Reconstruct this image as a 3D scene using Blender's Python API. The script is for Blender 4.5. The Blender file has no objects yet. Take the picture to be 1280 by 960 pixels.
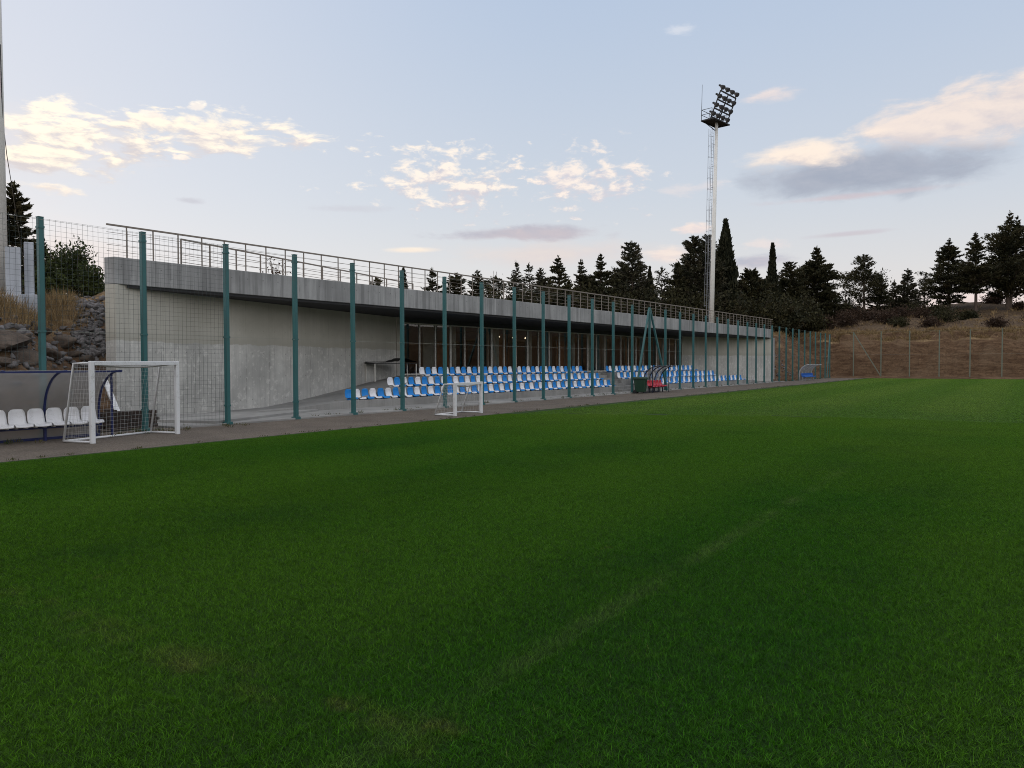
import bpy, math, random
import numpy as np
from mathutils import Vector, Matrix

R = math.radians
rnd = random.Random(7)
scene = bpy.context.scene
COL = scene.collection

# ------------------------------------------------------------------ helpers
def link(o):
    COL.objects.link(o)
    return o

def tag(o, label=None, cat=None, group=None, kind=None):
    if label: o['label'] = label
    if cat: o['category'] = cat
    if group: o['group'] = group
    if kind: o['kind'] = kind
    return o

def thing(name, label, cat, loc=(0, 0, 0), rotz=0.0, group=None):
    o = bpy.data.objects.new(name, None)
    o.empty_display_size = 0.2
    link(o)
    o.location = loc
    o.rotation_euler = (0, 0, rotz)
    return tag(o, label, cat, group)

def np_mesh(name, verts, faces, mat=None, smooth=False, extra_verts=None):
    """verts (n,3) array, faces (m,k) array with one k."""
    me = bpy.data.meshes.new(name)
    verts = np.asarray(verts, dtype=np.float32)
    faces = np.asarray(faces, dtype=np.int32)
    m, k = faces.shape
    me.vertices.add(len(verts)); me.vertices.foreach_set('co', verts.ravel())
    me.loops.add(m * k); me.loops.foreach_set('vertex_index', faces.ravel())
    me.polygons.add(m)
    me.polygons.foreach_set('loop_start', np.arange(0, m * k, k, dtype=np.int32))
    me.polygons.foreach_set('loop_total', np.full(m, k, dtype=np.int32))
    if smooth: me.polygons.foreach_set('use_smooth', np.ones(m, dtype=bool))
    me.update(calc_edges=True)
    if mat: me.materials.append(mat)
    return me

class MB:
    """collects simple shapes and links them as one mesh object"""
    def __init__(self):
        self.v = []; self.f = []
    def add(self, vs, fs):
        o = len(self.v)
        self.v += [tuple(p) for p in vs]
        self.f += [tuple(i + o for i in f) for f in fs]
        return self
    def box(self, c, s, rz=0.0, bev=0.0):
        x, y, z = s[0] / 2, s[1] / 2, s[2] / 2
        ca, sa = math.cos(rz), math.sin(rz)
        vs = []
        for dz in (-z, z):
            for dx, dy in ((-x, -y), (x, -y), (x, y), (-x, y)):
                vs.append((c[0] + dx * ca - dy * sa, c[1] + dx * sa + dy * ca, c[2] + dz))
        return self.add(vs, [(3, 2, 1, 0), (4, 5, 6, 7), (0, 1, 5, 4), (1, 2, 6, 5), (2, 3, 7, 6), (3, 0, 4, 7)])
    def bar(self, a, b, w, h=None, up=(0, 0, 1)):
        h = h or w
        a = Vector(a); b = Vector(b); d = (b - a).normalized()
        u = Vector(up)
        if abs(d.dot(u)) > 0.98: u = Vector((1, 0, 0))
        sx = d.cross(u).normalized(); sy = sx.cross(d).normalized()
        vs = []
        for p in (a, b):
            for i, j in ((-1, -1), (1, -1), (1, 1), (-1, 1)):
                vs.append(p + sx * (i * w / 2) + sy * (j * h / 2))
        return self.add(vs, [(3, 2, 1, 0), (4, 5, 6, 7), (0, 1, 5, 4), (1, 2, 6, 5), (2, 3, 7, 6), (3, 0, 4, 7)])
    def tube(self, pts, rads, n=8, caps=True):
        if not isinstance(rads, (list, tuple)): rads = [rads] * len(pts)
        pts = [Vector(p) for p in pts]
        vs = []; fs = []
        ref = None
        for i, p in enumerate(pts):
            d = (pts[min(i + 1, len(pts) - 1)] - pts[max(i - 1, 0)]).normalized()
            if ref is None:
                ref = Vector((0, 0, 1)) if abs(d.z) < 0.9 else Vector((1, 0, 0))
            sx = d.cross(ref).normalized(); sy = sx.cross(d).normalized()
            for k in range(n):
                t = 2 * math.pi * k / n
                vs.append(p + sx * (rads[i] * math.cos(t)) + sy * (rads[i] * math.sin(t)))
        for i in range(len(pts) - 1):
            for k in range(n):
                a = i * n + k; b = i * n + (k + 1) % n
                fs.append((a, b, b + n, a + n))
        if caps:
            fs.append(tuple(reversed(range(n))))
            fs.append(tuple(range((len(pts) - 1) * n, len(pts) * n)))
        return self.add(vs, fs)
    def prism(self, poly, z0, z1):
        n = len(poly)
        area = sum(poly[i][0] * poly[(i + 1) % n][1] - poly[(i + 1) % n][0] * poly[i][1] for i in range(n))
        if area < 0: poly = list(reversed(poly))
        vs = [(p[0], p[1], z0) for p in poly] + [(p[0], p[1], z1) for p in poly]
        fs = [tuple(reversed(range(n))), tuple(range(n, 2 * n))]
        for i in range(n):
            j = (i + 1) % n
            fs.append((i, j, j + n, i + n))
        return self.add(vs, fs)
    def build(self, name, mat, parent=None, smooth=False, bevel=0.0, local=False):
        off = Vector((0, 0, 0))
        if parent is not None and not local:
            off = Vector(parent.location)
        me = bpy.data.meshes.new(name)
        me.from_pydata([(p[0] - off.x, p[1] - off.y, p[2] - off.z) for p in self.v], [], self.f)
        me.update()
        if smooth:
            for p in me.polygons: p.use_smooth = True
        if mat: me.materials.append(mat)
        o = link(bpy.data.objects.new(name, me))
        if parent is not None: o.parent = parent
        if bevel > 0:
            bm_ = o.modifiers.new('bevel', 'BEVEL'); bm_.width = bevel; bm_.segments = 2; bm_.limit_method = 'ANGLE'
        return o

def copy_tree(o, parent=None):
    c = o.copy(); link(c)
    c.parent = parent
    for ch in list(o.children):
        copy_tree(ch, c)
    return c

ONES = ['', 'first', 'second', 'third', 'fourth', 'fifth', 'sixth', 'seventh', 'eighth', 'ninth', 'tenth', 'eleventh',
        'twelfth', 'thirteenth', 'fourteenth', 'fifteenth', 'sixteenth', 'seventeenth', 'eighteenth', 'nineteenth']
def ordinal(n):
    if n < 20: return ONES[n]
    t = {2: ('twenty', 'twentieth'), 3: ('thirty', 'thirtieth'), 4: ('forty', 'fortieth'), 5: ('fifty', 'fiftieth')}[n // 10]
    return t[1] if n % 10 == 0 else t[0] + '-' + ONES[n % 10]

# ------------------------------------------------------------------ node helpers
class G:
    def __init__(self, nt):
        self.nt = nt
    def n(self, t, **kw):
        x = self.nt.nodes.new(t)
        for k, v in kw.items(): setattr(x, k, v)
        return x
    def put(self, sock, v):
        if hasattr(v, 'is_output'): self.nt.links.new(v, sock)
        elif v is not None:
            if sock.type in ('RGBA',) and len(v) == 3: v = (*v, 1)
            sock.default_value = v
    def math(self, op, a, b=None, c=None, clamp=False):
        x = self.n('ShaderNodeMath', operation=op, use_clamp=clamp)
        self.put(x.inputs[0], a)
        if b is not None: self.put(x.inputs[1], b)
        if c is not None: self.put(x.inputs[2], c)
        return x.outputs[0]
    def mix(self, f, a, b, blend='MIX'):
        x = self.n('ShaderNodeMix', data_type='RGBA', blend_type=blend)
        self.put(x.inputs[0], f); self.put(x.inputs[6], a); self.put(x.inputs[7], b)
        return x.outputs[2]
    def smooth(self, v, a, b):
        x = self.n('ShaderNodeMapRange', interpolation_type='SMOOTHSTEP')
        self.put(x.inputs[0], v); x.inputs[1].default_value = a; x.inputs[2].default_value = b
        x.inputs[3].default_value = 0; x.inputs[4].default_value = 1
        return x.outputs[0]
    def noise(self, vec, scale, detail=3, rough=0.55, dist=0.0):
        x = self.n('ShaderNodeTexNoise')
        if vec is not None: self.put(x.inputs['Vector'], vec)
        x.inputs['Scale'].default_value = scale; x.inputs['Detail'].default_value = detail
        x.inputs['Roughness'].default_value = rough; x.inputs['Distortion'].default_value = dist
        return x.outputs[0]
    def vec(self, x, y, z):
        c = self.n('ShaderNodeCombineXYZ')
        self.put(c.inputs[0], x); self.put(c.inputs[1], y); self.put(c.inputs[2], z)
        return c.outputs[0]
    def vmul(self, v, s):
        x = self.n('ShaderNodeVectorMath', operation='MULTIPLY')
        self.put(x.inputs[0], v); x.inputs[1].default_value = s
        return x.outputs[0]
    def sep(self, v):
        x = self.n('ShaderNodeSeparateXYZ'); self.put(x.inputs[0], v)
        return x.outputs
    def pos(self):
        return self.n('ShaderNodeNewGeometry').outputs['Position']
    def normal(self):
        return self.n('ShaderNodeNewGeometry').outputs['Normal']
    def objco(self):
        return self.n('ShaderNodeTexCoord').outputs['Object']
    def rand(self):
        return self.n('ShaderNodeObjectInfo').outputs['Random']

def new_mat(name):
    m = bpy.data.materials.new(name); m.use_nodes = True
    nt = m.node_tree
    for x in list(nt.nodes): nt.nodes.remove(x)
    g = G(nt)
    out = g.n('ShaderNodeOutputMaterial')
    return m, g, out

def principled(g, out, col, rough=0.7, metal=0.0, bump=None, bump_s=0.3, bump_d=0.02, spec=None):
    p = g.n('ShaderNodeBsdfPrincipled')
    g.put(p.inputs['Base Color'], col); g.put(p.inputs['Roughness'], rough); g.put(p.inputs['Metallic'], metal)
    if spec is not None: p.inputs['Specular IOR Level'].default_value = spec
    if bump is not None:
        b = g.n('ShaderNodeBump'); b.inputs['Strength'].default_value = bump_s; b.inputs['Distance'].default_value = bump_d
        g.put(b.inputs['Height'], bump); g.nt.links.new(b.outputs[0], p.inputs['Normal'])
    if out is not None: g.nt.links.new(p.outputs[0], out.inputs[0])
    return p

def worn_paint(name, col, rough=0.45, metal=0.0, var=0.25, scale=3.0, dirt=(0.12, 0.1, 0.08), dirt_amt=0.25):
    m, g, out = new_mat(name)
    p = g.pos()
    n1 = g.noise(p, scale, 4); n2 = g.noise(p, scale * 9, 3)
    c = g.mix(g.math('MULTIPLY', n1, var * 2), col, tuple(x * 0.6 for x in col))
    d = g.math('MULTIPLY', g.smooth(g.math('ADD', g.math('MULTIPLY', n2, 0.5), g.math('MULTIPLY', n1, 0.5)), 0.5, 0.68), dirt_amt)
    c = g.mix(d, c, dirt)
    principled(g, out, c, g.math('ADD', rough - 0.08, g.math('MULTIPLY', n2, 0.2)), metal)
    return m

# ------------------------------------------------------------------ materials
M = {}
def concrete(name, base, joint=True, boards=True, streak=0.5, cool=0.0):
    m, g, out = new_mat(name)
    p = g.pos(); x, y, z = g.sep(p)
    big = g.noise(p, 0.55, 4); mid = g.noise(p, 3.2, 4); fine = g.noise(p, 40, 3)
    sv = g.vec(g.math('MULTIPLY', x, 3.0), g.math('MULTIPLY', y, 3.0), g.math('MULTIPLY', z, 0.12))
    st = g.noise(sv, 1.6, 4, 0.6)
    dark = tuple(c * 0.76 for c in base); light = tuple(min(1, c * 1.16) for c in base)
    c = g.mix(g.smooth(big, 0.3, 0.72), dark, light)
    c = g.mix(g.math('MULTIPLY', g.smooth(st, 0.46, 0.66), streak), c, tuple(c_ * 0.55 for c_ in base))
    c = g.mix(g.math('MULTIPLY', g.smooth(st, 0.42, 0.3), streak * 0.7), c, tuple(min(1, c_ * 1.5) for c_ in base))
    c = g.mix(g.math('MULTIPLY', g.smooth(mid, 0.5, 0.75), 0.3), c, tuple(c_ * 0.6 for c_ in base))
    c = g.mix(g.math('MULTIPLY', g.smooth(fine, 0.5, 0.8), 0.35), c, tuple(c_ * 0.5 for c_ in base))
    sv2 = g.vec(g.math('MULTIPLY', x, 14.0), g.math('MULTIPLY', y, 14.0), g.math('MULTIPLY', z, 0.5))
    st2 = g.noise(sv2, 1.0, 3, 0.6)
    c = g.mix(g.math('MULTIPLY', g.smooth(st2, 0.5, 0.7), streak * 0.7), c, tuple(c_ * 0.62 for c_ in base))
    h = g.math('ADD', g.math('MULTIPLY', fine, 0.3), g.math('MULTIPLY', mid, 0.6))
    if boards:
        fr = g.math('FRACT', g.math('MULTIPLY', y, 1 / 1.25))
        ln = g.math('SUBTRACT', 1.0, g.smooth(g.math('ABSOLUTE', g.math('SUBTRACT', fr, 0.5)), 0.006, 0.02))
        ln = g.math('MULTIPLY', ln, g.smooth(mid, 0.35, 0.6))
        c = g.mix(g.math('MULTIPLY', ln, 0.55), c, tuple(c_ * 0.35 for c_ in base))
        # form-tie holes
        fy = g.math('SUBTRACT', g.math('FRACT', g.math('MULTIPLY', y, 1 / 0.625)), 0.5)
        fz = g.math('SUBTRACT', g.math('FRACT', g.math('MULTIPLY', z, 1 / 0.85)), 0.5)
        rr = g.math('SQRT', g.math('ADD', g.math('POWER', g.math('MULTIPLY', fy, 0.625), 2.0), g.math('POWER', g.math('MULTIPLY', fz, 0.85), 2.0)))
        hole = g.math('SUBTRACT', 1.0, g.smooth(rr, 0.015, 0.028))
        c = g.mix(g.math('MULTIPLY', hole, 0.6), c, tuple(c_ * 0.3 for c_ in base))
    if joint:
        wob = g.math('ADD', z, g.math('MULTIPLY', g.math('SUBTRACT', g.noise(p, 1.5, 5, 0.65), 0.5), 0.30))
        up = g.smooth(wob, 2.42, 2.46)
        band = g.math('MULTIPLY', up, g.math('SUBTRACT', 1.0, g.smooth(wob, 2.5, 2.85)))
        c = g.mix(g.math('MULTIPLY', band, 0.55), c, tuple(c_ * 0.5 for c_ in base))
        warm = g.math('MULTIPLY', up, 0.55)
        c = g.mix(warm, c, (base[0] * 0.84, base[1] * 0.80, base[2] * 0.68))  # upper wall darker and warmer: roof shade put into the colour
        patch = g.math('MULTIPLY', g.math('SUBTRACT', 1.0, up), g.smooth(g.noise(p, 5.0, 5, 0.7), 0.55, 0.62))
        c = g.mix(g.math('MULTIPLY', patch, 0.4), c, tuple(min(1, c_ * 1.45) for c_ in base))
    principled(g, out, c, 0.85, 0, h, 0.5, 0.012)
    return m
M['wall'] = concrete('board_formed_concrete', (0.53, 0.52, 0.485), streak=0.3)
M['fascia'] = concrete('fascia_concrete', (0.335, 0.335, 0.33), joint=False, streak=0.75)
M['step'] = concrete('terrace_concrete', (0.29, 0.285, 0.27), joint=False, boards=False, streak=0.25)
M['apron'] = concrete('apron_concrete', (0.30, 0.295, 0.28), joint=False, boards=False, streak=0.1)
M['slab'] = concrete('precast_concrete', (0.50, 0.53, 0.58), joint=False, boards=False, streak=0.4)
M['teal'] = worn_paint('teal_post_paint', (0.032, 0.138, 0.140), 0.4, 0, 0.3, 2.5, (0.05, 0.07, 0.06), 0.35)
M['pale_green'] = worn_paint('pale_green_post_paint', (0.16, 0.19, 0.145), 0.5)
M['white_paint'] = worn_paint('white_goal_paint', (0.74, 0.75, 0.76), 0.4, 0, 0.1, 4, (0.3, 0.28, 0.25), 0.4)
M['net'] = worn_paint('net_cord', (0.55, 0.55, 0.54), 0.8)
M['wire'] = worn_paint('green_wire', (0.035, 0.055, 0.055), 0.5)
M['cable'] = worn_paint('tension_wire', (0.36, 0.37, 0.33), 0.5, 0.4)
M['rail'] = worn_paint('steel_railing', (0.25, 0.21, 0.175), 0.5, 0.0, 0.25, 5)
M['navy'] = worn_paint('navy_frame_paint', (0.012, 0.022, 0.115), 0.35)
M['dark_navy'] = worn_paint('dark_navy_frame_paint', (0.010, 0.016, 0.035), 0.4)
M['grey_frame'] = worn_paint('grey_frame_paint', (0.42, 0.44, 0.46), 0.4)
M['seat_white'] = worn_paint('white_seat_plastic', (0.82, 0.82, 0.84), 0.35, 0, 0.12, 6, (0.3, 0.28, 0.26), 0.3)
M['seat_blue'] = worn_paint('blue_seat_plastic', (0.001, 0.235, 0.66), 0.5, 0, 0.12, 6, (0.05, 0.1, 0.2), 0.2)
M['seat_red'] = worn_paint('red_seat_plastic', (0.60, 0.015, 0.045), 0.35)
M['seat_blue_deep'] = worn_paint('deep_blue_seat_plastic', (0.004, 0.15, 0.62), 0.35)
M['bin'] = worn_paint('green_bin_plastic', (0.010, 0.050, 0.026), 0.4)
M['rubber'] = worn_paint('black_rubber', (0.012, 0.012, 0.013), 0.7)
M['alu'] = worn_paint('aluminium_frame', (0.72, 0.70, 0.64), 0.45, 0.0)
M['dark_metal'] = worn_paint('dark_floodlight_metal', (0.008, 0.0085, 0.011), 0.6, 0.0)
M['galv'] = worn_paint('pale_mast_paint', (0.84, 0.82, 0.77), 0.5, 0.0, 0.12, 1.2, (0.4, 0.36, 0.3), 0.3)
M['ladder'] = worn_paint('galvanised_ladder', (0.30, 0.31, 0.33), 0.4, 0.4)
M['table'] = worn_paint('black_table_cloth', (0.018, 0.018, 0.02), 0.7)
M['timber'] = worn_paint('dark_stained_timber', (0.045, 0.028, 0.02), 0.8, 0, 0.4, 6)
M['interior_wall'] = worn_paint('interior_timber_wall', (0.44, 0.25, 0.135), 0.7, 0, 0.4, 1.0)
M['interior_floor'] = worn_paint('interior_floor', (0.20, 0.17, 0.14), 0.5)
M['plaster'] = worn_paint('pale_column_plaster', (0.62, 0.60, 0.55), 0.8)
M['ceiling'] = worn_paint('dark_ceiling', (0.10, 0.10, 0.10), 0.9)
M['header'] = worn_paint('dark_header_panel', (0.035, 0.037, 0.04), 0.6)
M['panel_pale'] = worn_paint('pale_partition', (0.62, 0.60, 0.53), 0.8)
M['panel_rust'] = worn_paint('rust_brown_partition', (0.42, 0.17, 0.06), 0.7)
M['panel_grey'] = worn_paint('grey_green_partition', (0.30, 0.34, 0.33), 0.7)
M['panel_dark'] = worn_paint('dark_partition', (0.05, 0.045, 0.04), 0.7)
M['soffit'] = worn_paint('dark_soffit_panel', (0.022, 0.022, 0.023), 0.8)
M['lens'] = worn_paint('floodlight_lens', (0.07, 0.075, 0.085), 0.15)

def glass_mat(name, tint, ior, rough=0.01, solid=None, solid_amt=0.0):
    m, g, out = new_mat(name)
    fr = g.n('ShaderNodeFresnel'); fr.inputs[0].default_value = ior
    tr = g.n('ShaderNodeBsdfTransparent'); tr.inputs[0].default_value = (*tint, 1)
    gl = g.n('ShaderNodeBsdfGlossy'); gl.inputs['Roughness'].default_value = rough
    mx = g.n('ShaderNodeMixShader')
    g.nt.links.new(fr.outputs[0], mx.inputs[0]); g.nt.links.new(tr.outputs[0], mx.inputs[1]); g.nt.links.new(gl.outputs[0], mx.inputs[2])
    res = mx.outputs[0]
    if solid:
        df = g.n('ShaderNodeBsdfDiffuse'); df.inputs[0].default_value = (*solid, 1)
        tl = g.n('ShaderNodeBsdfTranslucent'); tl.inputs[0].default_value = (*solid, 1)
        ms = g.n('ShaderNodeMixShader'); ms.inputs[0].default_value = 0.5
        g.nt.links.new(df.outputs[0], ms.inputs[1]); g.nt.links.new(tl.outputs[0], ms.inputs[2])
        m2 = g.n('ShaderNodeMixShader')
        nz = g.noise(g.pos(), 2.5, 4)
        g.put(m2.inputs[0], g.math('ADD', solid_amt - 0.1, g.math('MULTIPLY', nz, 0.25)))
        g.nt.links.new(res, m2.inputs[1]); g.nt.links.new(ms.outputs[0], m2.inputs[2])
        res = m2.outputs[0]
    g.nt.links.new(res, out.inputs[0])
    return m
M['glass'] = glass_mat('facade_glass', (0.82, 0.86, 0.84), 1.9)
M['poly'] = glass_mat('smoky_polycarbonate', (0.78, 0.77, 0.73), 1.5, 0.12, (0.42, 0.425, 0.42), 0.5)

def emit(name, col, s):
    m, g, out = new_mat(name)
    e = g.n('ShaderNodeEmission'); e.inputs[0].default_value = (*col, 1); e.inputs[1].default_value = s
    g.nt.links.new(e.outputs[0], out.inputs[0]); return m
M['lamp_on'] = emit('lit_ceiling_lamp', (1.0, 0.80, 0.55), 1.2)

# turf: the same colour pattern for the soil sheet and for the blades that grow on it
def turf_color(g, p, bright=1.0):
    x, y, z = g.sep(p)
    q = g.vec(x, y, 0.0)
    big = g.noise(q, 0.11, 4, 0.55); mid = g.noise(q, 0.6, 4, 0.6); small = g.noise(q, 3.5, 4, 0.65)
    b = bright
    c = g.mix(g.smooth(big, 0.32, 0.68), (0.0165 * b, 0.076 * b, 0.0020 * b), (0.035 * b, 0.092 * b, 0.0026 * b))
    c = g.mix(g.math('MULTIPLY', g.smooth(mid, 0.45, 0.7), 0.5), c, (0.013 * b, 0.052 * b, 0.0045 * b))
    c = g.mix(g.math('MULTIPLY', g.smooth(small, 0.5, 0.75), 0.5), c, (0.036 * b, 0.102 * b, 0.006 * b))
    # paler, yellower towards the far end: grazing sheen painted into the turf colour
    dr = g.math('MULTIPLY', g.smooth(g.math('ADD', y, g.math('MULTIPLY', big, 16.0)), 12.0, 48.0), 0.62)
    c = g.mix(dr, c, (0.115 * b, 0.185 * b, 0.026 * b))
    # mowing bands along the touchline
    stp = g.math('SINE', g.math('ADD', g.math('MULTIPLY', x, 1.25), g.math('MULTIPLY', big, 2.0)))
    c = g.mix(g.math('MULTIPLY', g.smooth(stp, -0.6, 0.7), 0.5), c, (0.046 * b, 0.114 * b, 0.006 * b))
    # faded touchline and goal line (wear of the turf itself)
    wob = g.math('MULTIPLY', g.math('SUBTRACT', g.noise(q, 4.0, 3), 0.5), 0.16)
    dl = g.math('ABSOLUTE', g.math('ADD', g.math('ADD', x, 2.35), wob))
    l1 = g.math('MULTIPLY', g.math('SUBTRACT', 1.0, g.smooth(dl, 0.0, 0.16)), g.smooth(g.noise(q, 0.9, 5), 0.34, 0.66))
    l1 = g.math('MULTIPLY', l1, g.math('SUBTRACT', 1.0, g.smooth(y, 9.0, 17.0)))
    dl2 = g.math('ABSOLUTE', g.math('ADD', g.math('SUBTRACT', y, 2.62), wob))
    l2 = g.math('MULTIPLY', g.math('SUBTRACT', 1.0, g.smooth(dl2, 0.02, 0.26)), g.smooth(g.noise(q, 2.1, 4), 0.40, 0.62))
    l2 = g.math('MULTIPLY', l2, g.math('SUBTRACT', 1.0, g.smooth(x, -2.2, -1.9)))
    c = g.mix(g.math('MULTIPLY', l1, 0.5), c, (0.080 * b, 0.130 * b, 0.034 * b))
    c = g.mix(g.math('MULTIPLY', l2, 0.5), c, (0.085 * b, 0.115 * b, 0.024 * b))
    # sparse straw-coloured spots
    sp = g.smooth(g.noise(q, 1.35, 5, 0.7), 0.66, 0.74)
    c = g.mix(g.math('MULTIPLY', sp, 0.4), c, (0.10 * b, 0.095 * b, 0.025 * b))
    # small scuffs down to the thatch near the old corner mark
    for sx, sy, ra in ((-2.25, 2.80, 0.10), (-2.82, 2.68, 0.09), (-3.9, 2.55, 0.12)):
        dd = g.math('SQRT', g.math('ADD', g.math('POWER', g.math('MULTIPLY', g.math('SUBTRACT', x, sx), 0.6), 2.0), g.math('POWER', g.math('SUBTRACT', y, sy), 2.0)))
        dd = g.math('ADD', dd, g.math('MULTIPLY', g.math('SUBTRACT', g.noise(q, 9.0, 4, 0.7), 0.5), 0.30))
        c = g.mix(g.math('MULTIPLY', g.math('SUBTRACT', 1.0, g.smooth(dd, ra * 0.1, ra * 1.1)), 0.36), c, (0.105 * b, 0.098 * b, 0.032 * b))
    return c, small

m, g, out = new_mat('turf_soil')
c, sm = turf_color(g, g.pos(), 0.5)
fine = g.noise(g.pos(), 60, 3)
principled(g, out, g.mix(g.math('MULTIPLY', fine, 0.7), c, (0.008, 0.018, 0.003)), 0.9, 0, fine, 0.6, 0.02, spec=0.2)
M['turf'] = m

m, g, out = new_mat('grass_blade')
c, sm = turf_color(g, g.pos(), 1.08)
at = g.n('ShaderNodeAttribute', attribute_name='tint').outputs['Fac']
hgt = g.n('ShaderNodeAttribute', attribute_name='tip').outputs['Fac']
c = g.mix(g.smooth(at, 0.55, 1.0), c, g.mix(1.0, c, (2.4, 2.4, 1.8), 'MULTIPLY'))
c = g.mix(g.smooth(at, 0.5, 0.0), c, g.mix(1.0, c, (0.15, 0.22, 0.15), 'MULTIPLY'))
c = g.mix(g.math('MULTIPLY', g.math('GREATER_THAN', at, 0.985), 0.6), c, (0.15, 0.135, 0.05))
p = principled(g, None, c, 0.62, 0, spec=0.12)
tl = g.n('ShaderNodeBsdfTranslucent'); g.put(tl.inputs[0], c)
mx = g.n('ShaderNodeMixShader'); mx.inputs[0].default_value = 0.25
g.nt.links.new(p.outputs[0], mx.inputs[1]); g.nt.links.new(tl.outputs[0], mx.inputs[2]); g.nt.links.new(mx.outputs[0], out.inputs[0])
M['blade'] = m

m, g, out = new_mat('gravel')
p = g.pos()
vo = g.n('ShaderNodeTexVoronoi'); g.put(vo.inputs['Vector'], p); vo.inputs['Scale'].default_value = 38
bn = g.noise(p, 0.8, 4); fn = g.noise(p, 14, 4)
c = g.mix(vo.outputs['Color'], (0.060, 0.047, 0.035), (0.20, 0.160, 0.122))
c = g.mix(g.math('MULTIPLY', g.smooth(bn, 0.35, 0.7), 0.6), c, (0.070, 0.055, 0.041))
c = g.mix(g.math('MULTIPLY', g.smooth(fn, 0.5, 0.7), 0.4), c, (0.20, 0.18, 0.16))
principled(g, out, c, 0.95, 0, vo.outputs['Distance'], 0.8, 0.02)
M['gravel'] = m

m, g, out = new_mat('earth')
p = g.pos(); x, y, z = g.sep(p); nz = g.sep(g.normal())[2]
st = g.noise(g.vec(g.math('MULTIPLY', x, 0.25), g.math('MULTIPLY', y, 0.25), g.math('MULTIPLY', z, 1.6)), 1.3, 6, 0.72, 1.5)
bl = g.noise(p, 0.35, 5, 0.6); fi = g.noise(p, 4.0, 5, 0.65); vf = g.noise(p, 18, 3)
soil = g.mix(g.smooth(st, 0.35, 0.68), (0.090, 0.052, 0.030), (0.185, 0.118, 0.070))
soil = g.mix(g.math('MULTIPLY', g.smooth(fi, 0.45, 0.7), 0.65), soil, (0.048, 0.028, 0.018))
soil = g.mix(g.math('MULTIPLY', g.smooth(bl, 0.5, 0.7), 0.4), soil, (0.20, 0.140, 0.090))
dry = g.mix(g.smooth(fi, 0.35, 0.7), (0.14, 0.090, 0.048), (0.32, 0.225, 0.12))
dry = g.mix(g.math('MULTIPLY', g.smooth(bl, 0.45, 0.62), 0.6), dry, (0.10, 0.065, 0.040))
f = g.math('MULTIPLY', g.smooth(nz, 0.70, 0.90), g.smooth(z, 0.8, 2.6))
up_ = g.math('MULTIPLY', g.smooth(g.math('ADD', z, g.math('MULTIPLY', g.math('SUBTRACT', bl, 0.5), 2.0)), 5.35, 5.9), 0.88)
dry = g.mix(up_, dry, g.mix(g.smooth(fi, 0.4, 0.65), (0.062, 0.041, 0.026), (0.135, 0.093, 0.056)))
c = g.mix(f, soil, dry)
hh = g.math('ADD', fi, g.math('MULTIPLY', vf, 0.4))
principled(g, out, c, 0.95, 0, hh, 0.9, 0.12, spec=0.15)
M['earth'] = m

def stone(name, a, b):
    m, g, out = new_mat(name)
    p = g.pos(); n1 = g.noise(p, 3, 5, 0.65); n2 = g.noise(p, 22, 4)
    c = g.mix(g.smooth(n1, 0.3, 0.7), a, b)
    c = g.mix(g.math('MULTIPLY', n2, 0.5), c, tuple(k * 0.5 for k in a))
    principled(g, out, c, 0.95, 0, g.math('ADD', n1, g.math('MULTIPLY', n2, 0.5)), 0.8, 0.05)
    return m
M['rubble'] = stone('grey_rubble', (0.105, 0.097, 0.095), (0.23, 0.215, 0.215))
M['boulder'] = stone('brown_boulder', (0.060, 0.044, 0.034), (0.145, 0.112, 0.086))

def leaf_mat(name, a, b, warm=None):
    m, g, out = new_mat(name)
    p = g.pos(); n1 = g.noise(p, 0.9, 3); n2 = g.noise(p, 6.0, 2)
    at = g.n('ShaderNodeAttribute', attribute_name='tint').outputs['Fac']
    c = g.mix(g.smooth(g.math('ADD', g.math('MULTIPLY', n1, 0.5), g.math('MULTIPLY', at, 0.5)), 0.25, 0.75), a, b)
    if warm: c = g.mix(g.math('MULTIPLY', g.smooth(n1, 0.5, 0.7), 0.6), c, warm)
    pr = principled(g, None, c, 0.75, 0, spec=0.2)
    tl = g.n('ShaderNodeBsdfTranslucent'); g.put(tl.inputs[0], c)
    mx = g.n('ShaderNodeMixShader'); mx.inputs[0].default_value = 0.15
    g.nt.links.new(pr.outputs[0], mx.inputs[1]); g.nt.links.new(tl.outputs[0], mx.inputs[2]); g.nt.links.new(mx.outputs[0], out.inputs[0])
    return m
M['needle'] = leaf_mat('dark_conifer_needles', (0.016, 0.018, 0.008), (0.052, 0.048, 0.020), (0.062, 0.044, 0.020))
M['needle_grey'] = leaf_mat('sparse_conifer_needles', (0.022, 0.025, 0.015), (0.065, 0.060, 0.033), (0.075, 0.056, 0.034))
M['cypress'] = leaf_mat('cypress_scales', (0.012, 0.015, 0.008), (0.038, 0.038, 0.018))
M['broadleaf'] = leaf_mat('broad_leaves', (0.014, 0.024, 0.006), (0.058, 0.074, 0.020))
M['scrub'] = leaf_mat('dry_scrub_twigs', (0.032, 0.020, 0.014), (0.088, 0.056, 0.036))
M['scrub_green'] = leaf_mat('green_scrub_leaves', (0.017, 0.019, 0.008), (0.056, 0.050, 0.020))
M['weed'] = leaf_mat('weed_leaves', (0.03, 0.05, 0.015), (0.13, 0.12, 0.05), (0.14, 0.10, 0.055))
M['straw'] = leaf_mat('straw', (0.14, 0.092, 0.042), (0.38, 0.27, 0.135), (0.19, 0.115, 0.055))
m, g, out = new_mat('bark')
p = g.pos(); n1 = g.noise(g.vmul(p, (6, 6, 1.5)), 1.5, 4)
principled(g, out, g.mix(n1, (0.04, 0.028, 0.02), (0.15, 0.11, 0.085)), 0.95, 0, n1, 0.8, 0.05)
M['bark'] = m

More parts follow.
